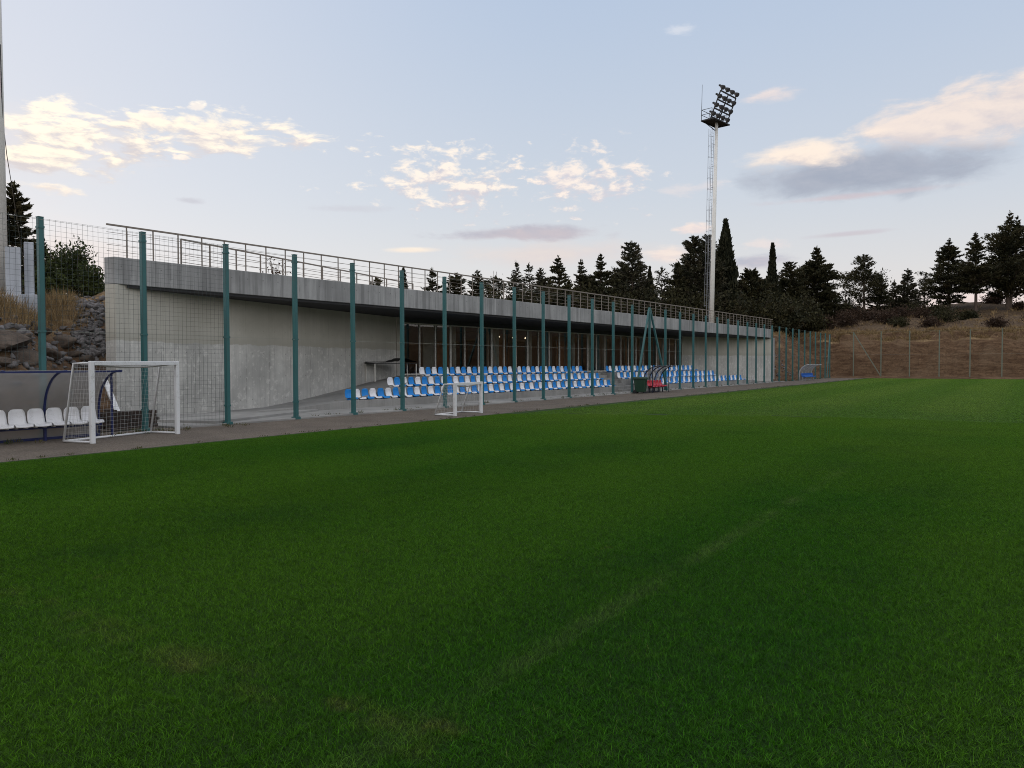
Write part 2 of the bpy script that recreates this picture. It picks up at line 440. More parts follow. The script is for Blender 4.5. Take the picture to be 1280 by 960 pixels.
# ------------------------------------------------------------------ camera
CAM_H = 1.70
YAW = R(33.63)
F = 962.0
CA, SA = math.cos(YAW), math.sin(YAW)
cam_d = bpy.data.cameras.new('camera')
cam_d.sensor_width = 36.0; cam_d.lens = F / 1280 * 36.0
cam_d.clip_start = 0.05; cam_d.clip_end = 4000
cam = link(bpy.data.objects.new('camera', cam_d))
cam.matrix_world = (Matrix.Translation((0, 0, CAM_H)) @ Matrix.Rotation(YAW, 4, 'Z') @ Matrix.Rotation(R(90 - 1.46), 4, 'X')
                    @ Matrix.Rotation(R(-0.17), 4, 'Z'))
scene.camera = cam

def at(px, d):
    """ground point seen in column px of the 1280-wide photo at depth d"""
    xr = (px - 640) / F * d
    return (xr * CA - d * SA, xr * SA + d * CA)
def zat(px, py, d):
    return CAM_H + (455.5 - 0.003 * (px - 640) - py) * d / F

# ------------------------------------------------------------------ terrain
rng = np.random.default_rng(11)
_perm = rng.random((256, 256))
def vnoise(x, y):
    x = np.asarray(x, float); y = np.asarray(y, float)
    xi = np.floor(x).astype(int); yi = np.floor(y).astype(int)
    fx = x - xi; fy = y - yi
    fx = fx * fx * (3 - 2 * fx); fy = fy * fy * (3 - 2 * fy)
    a = _perm[xi % 256, yi % 256]; b = _perm[(xi + 1) % 256, yi % 256]
    c = _perm[xi % 256, (yi + 1) % 256]; d = _perm[(xi + 1) % 256, (yi + 1) % 256]
    return (a * (1 - fx) + b * fx) * (1 - fy) + (c * (1 - fx) + d * fx) * fy
def fbm(x, y, o=4):
    s = 0; a = 0.5; t = 0
    for k in range(o):
        s = s + a * vnoise(x * 2 ** k + 17.3 * k, y * 2 ** k + 9.1 * k); t += a; a *= 0.55
    return s / t - 0.5
def sstep(v, a, b):
    t = np.clip((v - a) / (b - a), 0, 1); return t * t * (3 - 2 * t)

def terrain_h(X, Y):
    X = np.asarray(X, float); Y = np.asarray(Y, float)
    base = -0.04 + 0 * X
    # west bank
    near = 1 - sstep(Y, 20, 40)
    foot = -19.75 - 2.75 * sstep(Y, 9.3, 12.2) * (1 - sstep(Y, 70, 75))
    foot = foot + fbm(Y * 0.35, Y * 0 + 3.0, 3) * (0.25 * near + 0.9 * (1 - near))
    w = foot - X
    top = 3.45 + 1.55 * sstep(Y, 11, 22)
    steep = 3.6 + 0.4 * sstep(Y, 70, 75)
    pw = 0.62 + 0.2 * (1 - near)
    west = top * np.clip(w / steep, 0, 1) ** pw + np.clip(w - steep, 0, 200) * (0.05 - 0.035 * sstep(Y, 14, 24))
    # north bank
    nf = 97.9 + fbm(X * 0.22, X * 0 + 8.0, 4) * 1.0
    n = Y - nf
    lw = 1 + fbm(X * 0.5 + 60, X * 0 + 2, 4) * 0.9
    cut = 4.15 * np.clip(n / 1.9, 0, 1) ** 0.72 + 0.15 * sstep(n, 1.9, 2.5) + 0.75 * sstep(n, 2.5 * lw, 2.5 * lw + 0.35)
    north = cut + 0.6 * sstep(n, 2.3, 9) + 1.7 * sstep(n, 8, 23) + 3.4 * sstep(n, 20, 48) + np.clip(n - 48, 0, 400) * 0.03
    strip = 0.28 * sstep(Y, 95.6, 97.6) * (X > -22)
    # east and south
    e = np.clip(X - 72, 0, 60); east = 13 * sstep(e, 0, 38)
    s = np.clip(-40 - Y, 0, 80); south = 9 * sstep(s, 0, 40)
    h = np.maximum(np.maximum(base + west, base + north), np.maximum(base + east, base + south)) + strip
    amp = sstep(h, 0.15, 1.6)
    rough = fbm(X * 0.9, Y * 0.9, 5) * 0.75 + fbm(X * 0.13, Y * 0.13 + 40, 3) * 1.6 * sstep(h, 4, 7)
    ridg = (np.abs(fbm(X * 0.6 + 30, Y * 0.6, 4)) * -0.9 + fbm(X * 2.2, Y * 3.5, 4) * 0.45) * sstep(h, 0.3, 1.2) * (1 - sstep(h, 4.3, 5.2))
    return h + amp * (rough + ridg)

def hit(px, py, d0=12.0, d1=140.0):
    """first terrain point seen through a photo pixel"""
    d = np.arange(d0, d1, 0.04)
    xr = (px - 640) / F * d
    X = xr * CA - d * SA; Y = xr * SA + d * CA
    Z = CAM_H + (455.5 - 0.003 * (px - 640) - py) * d / F
    k = np.nonzero(terrain_h(X, Y) >= Z)[0]
    k = k[0] if len(k) else -1
    return float(X[k]), float(Y[k]), float(terrain_h(X[k], Y[k])), float(d[k])

# stand frame of reference: s along the facade, t behind it
def B(s, t, z=None):
    X = -23.15 + 0.0435 * s - t; Y = s + 0.0435 * t
    return (X, Y) if z is None else (X, Y, z)

WL0 = (-22.60, 12.62); WL1 = (-26.0, 28.7)       # inner face of the near splayed wall
WR0 = (-24.4, 63.0); WR1 = (-19.9, 75.0)         # inner face of the far splayed wall
ROOM_T = 11.0
inner_poly = [(-18.0, 12.7), (-22.85, 12.7), (-26.25, 28.8), B(28.9, ROOM_T + 0.2), B(62.8, ROOM_T + 0.2), (-24.7, 62.9), (-20.1, 74.9), (-18.0, 74.9)]
def in_poly(x, y, poly):
    r = np.zeros(x.shape, bool); n = len(poly)
    for i in range(n):
        x1, y1 = poly[i]; x2, y2 = poly[(i + 1) % n]
        c = ((y1 > y) != (y2 > y)) & (x < (x2 - x1) * (y - y1) / (y2 - y1 + 1e-12) + x1)
        r ^= c
    return r

def rng_(a, b, st): return np.arange(a, b, st)
xs = np.concatenate([rng_(-420, -70, 12), rng_(-70, -31, 1.2), rng_(-31, -18.5, 0.25), rng_(-18.5, 62, 0.8), rng_(62, 125, 2.5), rng_(125, 440, 12)])
ys = np.concatenate([rng_(-300, -90, 12), rng_(-90, -20, 3), rng_(-20, 2, 1), rng_(2, 30, 0.28), rng_(30, 60, 1.5), rng_(60, 97, 0.4), rng_(97, 102, 0.11), rng_(102, 103, 0.25), rng_(103, 132, 0.7), rng_(132, 200, 3), rng_(200, 520, 14)])
XX, YY = np.meshgrid(xs, ys, indexing='ij')
ZZ = terrain_h(XX, YY)
nx, ny = XX.shape
idx = np.arange(nx * ny).reshape(nx, ny)
fc = np.stack([idx[:-1, :-1], idx[1:, :-1], idx[1:, 1:], idx[:-1, 1:]], -1).reshape(-1, 4)
cx = (XX[:-1, :-1] + XX[1:, 1:]).ravel() / 2; cy = (YY[:-1, :-1] + YY[1:, 1:]).ravel() / 2
fc = fc[~in_poly(cx, cy, inner_poly)]
vv = np.stack([XX, YY, ZZ], -1).reshape(-1, 3)
hill = link(bpy.data.objects.new('hillside', np_mesh('hillside', vv, fc, M['earth'], True)))
tag(hill, kind='structure')

def ground_z(x, y): return float(terrain_h(x, y))

# ------------------------------------------------------------------ pitch, gravel, apron
PX0, PX1, PY0, PY1 = -15.0, 58.0, -38.0, 95.4
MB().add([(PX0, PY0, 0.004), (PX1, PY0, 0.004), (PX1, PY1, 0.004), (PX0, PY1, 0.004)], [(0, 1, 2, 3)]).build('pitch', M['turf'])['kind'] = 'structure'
MB().add([(-20.4, -38, 0.0), (62, -38, 0.0), (62, 97.2, 0.0), (-20.4, 97.2, 0.0)], [(0, 1, 2, 3)]).build('gravel_track', M['gravel'])['kind'] = 'structure'

# ------------------------------------------------------------------ grass blades on the pitch: one object
def make_grass():
    r = np.random.default_rng(3)
    V = []; Fc = []; var = []; tint = []; base = 0
    NV = 6; NB = 8000
    for k in range(NV):
        half = 0.26
        bx = r.uniform(-half, half, NB); by = r.uniform(-half, half, NB)
        cell = 0.013; gi_ = np.floor((bx + half + r.normal(0, .003, NB)) / cell).astype(int) % 64; gj_ = np.floor((by + half + r.normal(0, .003, NB)) / cell).astype(int) % 64
        ctab = r.random((64, 64)); cl = ctab[gi_, gj_]
        clump = 0.4 + 1.1 * cl
        h = r.uniform(0.007, 0.022, NB) * clump; wd = r.uniform(0.0008, 0.0018, NB)
        th = r.uniform(0, 2 * np.pi, NB); lean = r.uniform(0.3, 1.9, NB) * h
        la = r.uniform(0, 2 * np.pi, NB)
        dx, dy = np.cos(th) * wd, np.sin(th) * wd
        lx, ly = np.cos(la) * lean, np.sin(la) * lean
        p0 = np.stack([bx - dx, by - dy, 0 * bx], -1); p1 = np.stack([bx + dx, by + dy, 0 * bx], -1)
        p2 = np.stack([bx + dx * 0.8 + lx * 0.4, by + dy * 0.8 + ly * 0.4, h * 0.62], -1)
        p3 = np.stack([bx - dx * 0.8 + lx * 0.4, by - dy * 0.8 + ly * 0.4, h * 0.62], -1)
        p4 = np.stack([bx + lx + dx * 0.15, by + ly + dy * 0.15, h * 0.95], -1)
        p5 = np.stack([bx + lx - dx * 0.15, by + ly - dy * 0.15, h * 0.95], -1)
        v = np.stack([p0, p1, p2, p3, p4, p5], 1).reshape(-1, 3)
        i0 = base + np.arange(NB) * 6
        Fc.append(np.stack([i0, i0 + 1, i0 + 2, i0 + 3], -1)); Fc.append(np.stack([i0 + 3, i0 + 2, i0 + 4, i0 + 5], -1))
        V.append(v); base += NB * 6
        var.append(np.full(NB * 6, k)); tint.append(np.repeat(np.clip(0.62 * cl + 0.42 * r.random(NB) - 0.02, 0, 1), 6))
    # places
    P = []; rot = []; scl = []
    def place(size, d0, d1, sc):
        n = int(110 / size)
        gx = np.arange(-n, n) * size; gy = np.arange(-n, n) * size
        a, b = np.meshgrid(gx, gy); a = a.ravel(); b = b.ravel()
        fwd = -a * SA + b * CA; side = a * CA + b * SA
        d = np.hypot(a, b)
        ok = (d >= d0) & (d < d1) & (np.abs(side) < fwd * 0.86 + 2.2) & (fwd > 0.6)
        ok &= (a > PX0 + size * 0.4) & (b < PY1 - size * 0.4) & (a < PX1)
        a = a[ok]; b = b[ok]
        P.append(np.stack([a, b, 0 * a + 0.004], -1))
        rot.append(r.integers(0, 4, len(a)) * (np.pi / 2) + r.normal(0, 0.05, len(a)))
        scl.append(np.tile(np.array(sc), (len(a), 1)))
    place(0.5, 0.0, 26, (1, 1, 1))
    place(1.25, 26, 108, (2.5, 2.5, 0.85))
    P = np.concatenate(P); rot = np.concatenate(rot); scl = np.concatenate(scl)
    nP = len(P)
    allv = np.concatenate(V + [P]); faces = np.concatenate(Fc)
    me = np_mesh('grass', allv, faces, M['blade'])
    variant = np.concatenate(var + [100 + r.integers(0, NV, nP)]).astype(np.int32)
    nb = len(allv) - nP
    A = me.attributes.new('variant', 'INT', 'POINT'); A.data.foreach_set('value', variant)
    A = me.attributes.new('turn', 'FLOAT', 'POINT'); A.data.foreach_set('value', np.concatenate([np.zeros(nb), rot]).astype(np.float32))
    A = me.attributes.new('size', 'FLOAT_VECTOR', 'POINT'); A.data.foreach_set('vector', np.concatenate([np.ones((nb, 3)), scl]).astype(np.float32).ravel())
    A = me.attributes.new('tint', 'FLOAT', 'POINT'); A.data.foreach_set('value', np.concatenate(tint + [np.zeros(nP)]).astype(np.float32))
    o = link(bpy.data.objects.new('grass', me))
    nt = bpy.data.node_groups.new('grass_blades', 'GeometryNodeTree')
    nt.interface.new_socket('Geometry', in_out='INPUT', socket_type='NodeSocketGeometry')
    nt.interface.new_socket('Geometry', in_out='OUTPUT', socket_type='NodeSocketGeometry')
    gi = nt.nodes.new('NodeGroupInput'); go = nt.nodes.new('NodeGroupOutput')
    def attr(nm, ty):
        x = nt.nodes.new('GeometryNodeInputNamedAttribute'); x.data_type = ty; x.inputs['Name'].default_value = nm
        return x.outputs['Attribute']
    va = attr('variant', 'INT'); tu = attr('turn', 'FLOAT'); sz = attr('size', 'FLOAT_VECTOR')
    cb = nt.nodes.new('ShaderNodeCombineXYZ'); nt.links.new(tu, cb.inputs[2])
    jn = nt.nodes.new('GeometryNodeJoinGeometry')
    for k in range(NV):
        outs = []
        for val in (k, 100 + k):
            cmp_ = nt.nodes.new('FunctionNodeCompare'); cmp_.data_type = 'INT'; cmp_.operation = 'EQUAL'
            ins = [s for s in cmp_.inputs if s.type == 'INT']
            nt.links.new(va, ins[0]); ins[1].default_value = val
            sp = nt.nodes.new('GeometryNodeSeparateGeometry'); sp.domain = 'POINT'
            nt.links.new(gi.outputs[0], sp.inputs[0]); nt.links.new(cmp_.outputs[0], sp.inputs['Selection'])
            outs.append(sp.outputs[0])
        ip = nt.nodes.new('GeometryNodeInstanceOnPoints')
        nt.links.new(outs[1], ip.inputs['Points']); nt.links.new(outs[0], ip.inputs['Instance'])
        nt.links.new(cb.outputs[0], ip.inputs['Rotation']); nt.links.new(sz, ip.inputs['Scale'])
        nt.links.new(ip.outputs[0], jn.inputs[0])
    nt.links.new(jn.outputs[0], go.inputs[0])
    md = o.modifiers.new('blades', 'NODES'); md.node_group = nt
    tag(o, 'short green mown grass covering the football pitch', 'grass', kind='stuff')
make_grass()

# ------------------------------------------------------------------ the stand
stand = thing('concrete_stand', 'long low grey concrete grandstand with a flat roof, splayed end walls and glazed rear', 'grandstand', (*B(44, 2), 0))
TOP, BOT = 4.95, 4.14
GT_ = 4.0
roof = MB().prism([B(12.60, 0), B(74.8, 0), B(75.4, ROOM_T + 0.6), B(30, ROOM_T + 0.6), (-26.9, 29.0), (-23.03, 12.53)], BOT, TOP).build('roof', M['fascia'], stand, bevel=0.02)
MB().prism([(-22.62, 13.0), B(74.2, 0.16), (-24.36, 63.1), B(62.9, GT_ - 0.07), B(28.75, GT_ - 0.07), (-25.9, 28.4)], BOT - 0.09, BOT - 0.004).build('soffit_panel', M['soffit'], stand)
def wall_poly(a, b, th):
    d = Vector((b[0] - a[0], b[1] - a[1])).normalized(); n = Vector((-d.y, d.x)) * th
    return [a, b, (b[0] + n.x, b[1] + n.y), (a[0] + n.x, a[1] + n.y)]
MB().prism(wall_poly(WL0, WL1, 0.42), -0.3, BOT - 0.003).build('side_wall', M['wall'], stand)
MB().prism(wall_poly(WR0, (WR1[0] - 0.12, WR1[1] - 0.3), 0.42), -0.3, BOT - 0.003).build('side_wall', M['wall'], stand)
MB().box((WR1[0] - 0.22, WR1[1] - 0.02, BOT / 2 - 0.152), (0.5, 0.5, BOT + 0.3 - 0.006), 0).build('end_pier', M['fascia'], stand, bevel=0.01)
# room behind the glass
GT = 4.0
GS0, GS1 = 28.9, 62.7
MB().prism([B(GS0 - 0.3, ROOM_T), B(GS1 + 0.3, ROOM_T), B(GS1 + 0.3, ROOM_T + 0.3), B(GS0 - 0.3, ROOM_T + 0.3)], -0.2, BOT - 0.003).build('back_wall', M['interior_wall'], stand)
MB().prism([B(GS0 - 0.3, GT + 0.1), B(GS0, GT + 0.1), B(GS0, ROOM_T - 0.003), B(GS0 - 0.3, ROOM_T - 0.003)], -0.2, BOT - 0.003).build('room_wall', M['wall'], stand)
MB().prism([B(GS1, GT + 0.1), B(GS1 + 0.3, GT + 0.1), B(GS1 + 0.3, ROOM_T - 0.003), B(GS1, ROOM_T - 0.003)], -0.2, BOT - 0.003).build('room_wall', M['wall'], stand)
MB().prism([B(GS0, 1.7), B(GS1, 1.7), B(GS1, ROOM_T), B(GS0, ROOM_T)], 0.2, 1.17).build('floor', M['step'], stand)
MB().prism([B(GS0, GT - 0.06), B(GS1, GT - 0.06), B(GS1, GT + 0.12), B(GS0, GT + 0.12)], 3.82, BOT - 0.004).build('header', M['header'], stand)
MB().prism([B(GS0 + 0.02, GT + 0.14), B(GS1 - 0.02, GT + 0.14), B(GS1 - 0.02, ROOM_T - 0.02), B(GS0 + 0.02, ROOM_T - 0.02)], 3.95, 4.0).build('ceiling', M['ceiling'], stand)
nb = 28
bw = (GS1 - GS0) / nb
for i in range(nb):
    s0 = GS0 + i * bw; s1 = s0 + bw
    w = MB()
    fw = 0.075 if i % 3 else 0.11
    w.prism([B(s0, GT), B(s0 + fw, GT), B(s0 + fw, GT + 0.09), B(s0, GT + 0.09)], 1.172, 3.818)
    w.prism([B(s0 + fw, GT + 0.004), B(s1 - 0.003, GT + 0.004), B(s1 - 0.003, GT + 0.086), B(s0 + fw, GT + 0.086)], 1.172, 1.25)
    w.prism([B(s0 + fw, GT + 0.004), B(s1 - 0.003, GT + 0.004), B(s1 - 0.003, GT + 0.086), B(s0 + fw, GT + 0.086)], 3.76, 3.818)
    wo = w.build('window', M['alu'], stand)
    pm = MB(); pm.add([B(s0 + fw, GT + 0.045, 1.25), B(s1 - 0.003, GT + 0.045, 1.25), B(s1 - 0.003, GT + 0.045, 3.76), B(s0 + fw, GT + 0.045, 3.76)], [(0, 1, 2, 3)])
    pane = pm.build('pane', M['glass'])
    pane.parent = wo; pane.location = -Vector(stand.location)
for s in (33.6, 37.2, 41.0, 46.2, 50.5, 55.0, 59.5):
    x, y = B(s, GT + 0.75)
    MB().tube([(x, y, 1.172), (x, y, 3.95)], 0.19, 14).build('column', M['plaster'], stand, smooth=True)
for s, t in ((40.0, 6.4), (41.9, 6.6), (43.3, 6.6)):
    x, y = B(s, t)
    lp_ = MB().tube([(x, y, 3.42), (x, y, 3.47), (x, y, 3.52)], [0.08, 0.09, 0.03], 12).build('ceiling_lamp', M['lamp_on'], stand)
    cd_ = MB().tube([(x, y, 3.52), (x, y, 3.948)], 0.012, 5).build('cord', M['rubber']); cd_.parent = lp_; cd_.location = -Vector(stand.location)
for s, wd_, t, h0, mt in ((30.2, 1.6, 7.0, 2.9, 'panel_dark'), (33.0, 1.1, 6.4, 2.75, 'panel_pale'), (35.3, 1.9, 7.6, 1.9, 'panel_rust'), (38.6, 1.2, 6.2, 2.75, 'panel_pale'), (41.2, 2.4, 8.2, 2.6, 'panel_rust'),
                          (44.6, 1.0, 6.0, 2.75, 'panel_grey'), (47.6, 2.0, 7.0, 2.2, 'panel_rust'), (49.8, 0.9, 5.6, 2.75, 'panel_pale'), (52.6, 1.8, 6.6, 2.75, 'panel_grey'), (56.4, 1.4, 6.0, 2.6, 'panel_rust'), (58.4, 1.1, 5.8, 2.75, 'panel_grey'), (60.8, 1.6, 6.2, 2.4, 'panel_dark')):
    MB().prism([B(s, t), B(s + wd_, t), B(s + wd_, t + 0.12), B(s, t + 0.12)], 1.172, 1.172 + h0).build('partition_panel', M[mt], stand)
# steps
RT = [(-1.10, -0.28, 0.35), (-0.28, 0.55, 0.75), (0.55, 1.7, 1.17)]
L0 = [20.75, 23.8, 26.65]; R1 = [64.6, 60.4, 58.3]
for k, (t0, t1, z) in enumerate(RT):
    MB().prism([B(L0[k], t0), B(41.9, t0), B(41.9, t1), B(L0[k], t1)], 0.02, z).build('terrace_step', M['step'], stand, bevel=0.012)
    MB().prism([B(43.9, t0), B(R1[k], t0), B(R1[k], t1), B(43.9, t1)], 0.02, z).build('terrace_step', M['step'], stand, bevel=0.012)
st = MB()
nst = 7
for k in range(nst):
    t0 = -1.35 + k * 0.42
    st.prism([B(41.904, t0), B(43.896, t0), B(43.896, 1.69), B(41.904, 1.69)], 0.02 + (0.164 * k if k else 0) , min(1.166, 0.164 * (k + 1) + 0.02))
st.build('stairs', M['step'], stand)
# ramps beside the splayed walls
def ramp(outer, inner):
    n = len(outer); v = [(*p,) for p in outer] + [(*p,) for p in inner]
    f = [(i, i + 1, n + i + 1, n + i) for i in range(n - 1)]
    v2 = v + [(p[0], p[1], -0.1) for p in inner]
    f += [(n + i, n + i + 1, 2 * n + i + 1, 2 * n + i) for i in range(n - 1)]
    MB().add(v2, f).build('ramp', M['step'], stand)
def wl(y, z, q=0.02):
    k = (y - WL0[1]) / (WL1[1] - WL0[1]); return (WL0[0] + k * (WL1[0] - WL0[0]) - q, y, z)
def wr(y, z, q=0.02):
    k = (y - WR0[1]) / (WR1[1] - WR0[1]); return (WR0[0] + k * (WR1[0] - WR0[0]) - q, y, z)
ramp([wl(14.5, 0.06), wl(19.0, 0.10), wl(21.2, 0.28), wl(24, 0.60), wl(26.2, 0.88), wl(29.2, 1.175)],
     [B(14.5, -1.1, 0.06), B(18.4, -1.1, 0.20), B(20.77, -1.1, 0.345), B(23.82, -0.28, 0.745), B(26.67, 0.55, 1.165), B(28.92, 2.2, 1.175)])
ramp([wr(62.6, 1.175), wr(65, 0.9), wr(67, 0.62), wr(69.5, 0.32), wr(71.5, 0.12), wr(74.6, 0.06)],
     [B(62.68, 2.2, 1.175), B(58.28, 0.9, 1.165), B(60.38, 0.0, 0.745), B(64.58, -1.1, 0.345), B(68, -1.1, 0.20), B(73, -1.1, 0.06)])
MB().prism([(-18.86, 12.2), (-22.64, 12.2), B(20, 1.4), B(68, 1.4), (-19.95, 75.2), (-18.86, 75.2)], -0.25, 0.055).build('apron', M['apron'], stand, bevel=0.015)
MB().prism([(-22.2, 12.45), (-18.95, 13.4), B(19.0, -1.45), (-22.9, 14.2)], 0.0, 0.13).build('plinth', M['apron'], stand, bevel=0.01)

# ------------------------------------------------------------------ railings
rl = thing('roof_railing', 'brown steel railing with thin horizontal bars running along the front edge of the roof', 'railing', (*B(44, 0.12), TOP))
RTOP = TOP + 0.95
MB().bar(B(12.45, 0.12, RTOP), B(75.0, 0.12, RTOP), 0.055, 0.05).build('handrail', M['rail'], rl)
for k in range(4):
    z = TOP + 0.17 + 0.185 * k
    MB().bar(B(12.45, 0.12, z), B(75.0, 0.12, z), 0.012, 0.012).build('bar', M['rail'], rl)
k = 0
s = 13.05
while s < 75.0:
    MB().bar(B(s, 0.12, TOP), B(s, 0.12, RTOP), 0.031, 0.031).build('post', M['rail'], rl)
    s += 0.83; k += 1
rl2 = thing('rear_railing', 'shorter steel railing set back on the roof, slanting away behind the front railing', 'railing', (*B(22, 2.5), TOP))
a = Vector(B(15.3, 0.95, 0)); b = Vector(B(30.4, 4.7, 0))
MB().bar(a + Vector((0, 0, RTOP)), b + Vector((0, 0, RTOP)), 0.05, 0.05).build('handrail', M['rail'], rl2)
for k in range(3):
    z = Vector((0, 0, TOP + 0.2 + 0.24 * k)); MB().bar(a + z, b + z, 0.016, 0.016).build('bar', M['rail'], rl2)
for k in range(13):
    p = a.lerp(b, k / 12); MB().bar(p + Vector((0, 0, TOP)), p + Vector((0, 0, RTOP)), 0.04, 0.04).build('post', M['rail'], rl2)

# ------------------------------------------------------------------ fences
FX = -18.95; FH = 5.13
fence = thing('pitch_fence', 'tall teal post fence standing in front of the concrete stand', 'fence', (FX, 45, 0))
fy = [13.8 + 2.482 * k for k in range(-7, 34)]
fy = [y for y in fy if -4 < y < 96]
for i, y in enumerate(fy):
    p = MB().box((FX, y, FH / 2), (0.114, 0.114, FH))
    p.box((FX, y, 0.045), (0.2, 0.2, 0.075))
    p.box((FX, y, FH + 0.004), (0.132, 0.132, 0.012))
    for z in (0.55, 2.5, 4.9): p.box((FX, y, z), (0.14, 0.14, 0.05))
    p.build('post', M['teal'], fence)
fyc = fy[-1]
for z, rr in ((2.5, 0.0065), (FH - 0.06, 0.006)):
    MB().bar((FX + 0.06, fy[0], z), (FX + 0.06, fyc, z), rr, rr).build('tension_wire', M['cable'], fence)
def mesh_panel(y0, y1, cell, wr_, parent):
    m_ = MB(); n = int((y1 - y0) / cell)
    for k in range(n + 1):
        y = y0 + (y1 - y0) * k / n; m_.bar((FX + 0.065, y, 0.05), (FX + 0.065, y, FH - 0.03), wr_)
    nz = int((FH - 0.1) / cell)
    for k in range(nz + 1):
        z = 0.06 + (FH - 0.1) * k / nz
        ym = (y0 + y1) / 2; sag = 0.012 * math.sin(k * 1.7)
        m_.bar((FX + 0.069, y0, z), (FX + 0.069, ym, z + sag), wr_); m_.bar((FX + 0.069, ym, z + sag), (FX + 0.069, y1, z), wr_)
    m_.build('wire_mesh', M['wire'], parent)
for i in range(len(fy) - 1):
    if fy[i + 1] < 14.5: mesh_panel(fy[i] + 0.06, fy[i + 1] - 0.06, 0.12, 0.0037, fence)
# bracing pairs
ym = 13.8 + 2.482 * 12
def brace(y0, y1, top=FH - 0.1, dx=0.0):
    MB().bar((FX + 0.0, y0, top), (FX + dx, y1, 0.06), 0.1, 0.1).build('brace', M['teal'], fence)
brace(ym - 0.08, ym - 2.35, dx=0.17); brace(ym + 0.08, ym + 2.35, dx=0.17)
brace(fyc - 0.08, fyc - 2.3, dx=0.17)
# end fence behind the far touchline
ef = thing('end_fence', 'pale green post fence in front of the cut earth bank at the far end', 'fence', (0, 97.0, 0.2))
EY = 97.0
ex = [-16.6 + 2.93 * k for k in range(-1, 24)]
ex[0] = FX
for x in ex[1:]:
    MB().box((x, EY, FH / 2 + 0.22), (0.1, 0.1, FH + 0.05)).build('post', M['pale_green'], ef)
MB().bar((ex[1], EY - 0.02, FH + 0.15), (ex[2] - 0.06, EY - 0.02, 0.3), 0.09, 0.09).build('brace', M['pale_green'], ef)
for z in (2.7, FH + 0.18):
    MB().bar((ex[0], EY, z), (ex[-1], EY, z), 0.006, 0.006).build('tension_wire', M['cable'], ef)

# ------------------------------------------------------------------ stadium seats
def seat_mesh(name, mat, w=0.365, sc=1.0):
    prof = [(0.035, 0.39), (0.02, 0.33), (0.03, 0.22), (0.05, 0.12), (0.085, 0.055), (0.15, 0.035), (0.25, 0.04), (0.34, 0.045), (0.39, 0.035), (0.405, 0.0)]
    wid = [0.62, 0.84, 0.92, 0.93, 0.94, 0.97, 1.0, 0.98, 0.94, 0.9]
    nu = 9; V = []; Fs = []
    n = len(prof)
    for layer in (0, 1):
        for i, (x, z) in enumerate(prof):
            a = prof[max(i - 1, 0)]; b = prof[min(i + 1, n - 1)]
            tx, tz = b[0] - a[0], b[1] - a[1]; L = math.hypot(tx, tz); nx_, nz_ = tz / L, -tx / L
            for j in range(nu):
                u = j / (nu - 1) * 2 - 1
                lift = 0.035 * abs(u) ** 3
                off = -0.014 * layer
                px = x - nx_ * lift - nx_ * off; pz = z - nz_ * lift - nz_ * off
                V.append((px * sc, u * w / 2 * wid[i] * sc, pz * sc))
    for layer in (0, 1):
        o = layer * n * nu
        for i in range(n - 1):
            for j in range(nu - 1):
                q = (o + i * nu + j, o + i * nu + j + 1, o + (i + 1) * nu + j + 1, o + (i + 1) * nu + j)
                Fs.append(q if layer == 0 else tuple(reversed(q)))
    o = n * nu
    for j in range(nu - 1):
        Fs.append((j, j + o, j + 1 + o, j + 1)); k = (n - 1) * nu + j; Fs.append((k, k + 1, k + 1 + o, k + o))
    for i in range(n - 1):
        a, b = i * nu, (i + 1) * nu; Fs.append((a, b, b + o, a + o)); a += nu - 1; b += nu - 1; Fs.append((a, a + o, b + o, b))
    # two fixing feet under the pan
    for yy in (-0.1, 0.1):
        b = MB().box((0.2 * sc, yy * sc, -0.005 * sc), (0.2 * sc, 0.05 * sc, 0.05 * sc)); q = len(V); V += b.v; Fs += [tuple(i + q for i in f) for f in b.f]
    me = bpy.data.meshes.new(name); me.from_pydata(V, [], Fs); me.update()
    for p in me.polygons: p.use_smooth = True
    me.materials.append(mat)
    return me
seat_w = seat_mesh('white_seat', M['seat_white']); seat_b = seat_mesh('blue_seat', M['seat_blue'])
ang = -math.atan(0.0435)
PITCH = 0.425
def row_seats(s0, s1, k, first_white, block):
    t0, t1, z = RT[k]
    n = int((s1 - s0) / PITCH + 1e-6)
    rown = ['front', 'middle', 'top'][k]
    for i in range(n):
        white = (i % 2 == 0) == first_white
        o = bpy.data.objects.new('stadium_seat', seat_w if white else seat_b)
        s = s0 + PITCH * (i + 0.5)
        o.location = B(s, t0 + 0.44 + rnd.uniform(-.008, .008), z + 0.03)
        o.rotation_euler = (0, rnd.uniform(-0.02, 0.02), ang + rnd.uniform(-0.03, 0.03))
        link(o)
        if block == 'near':
            lab = f"{'white' if white else 'blue'} plastic seat, {ordinal(i + 1)} from the near end of the {rown} row, left of the stairs"
        else:
            lab = f"{'white' if white else 'blue'} plastic seat, {ordinal(i + 1)} from the stairs in the {rown} row, far block"
        tag(o, lab, 'stadium seat', 'plastic seats on the stand terraces')
row_seats(20.85, 41.75, 0, False, 'near'); row_seats(23.9, 41.85, 1, True, 'near'); row_seats(26.75, 41.4, 2, True, 'near')
row_seats(44.6, 64.4, 0, True, 'far'); row_seats(44.0, 60.3, 1, True, 'far'); row_seats(44.0, 58.2, 2, False, 'far')
o = link(bpy.data.objects.new('stadium_seat', seat_w)); o.location = B(66.6, -0.75, 0.27); o.rotation_euler = (0, 0, ang + 0.3)
tag(o, 'lone white plastic seat on the ramp beyond the far seating block', 'stadium seat')

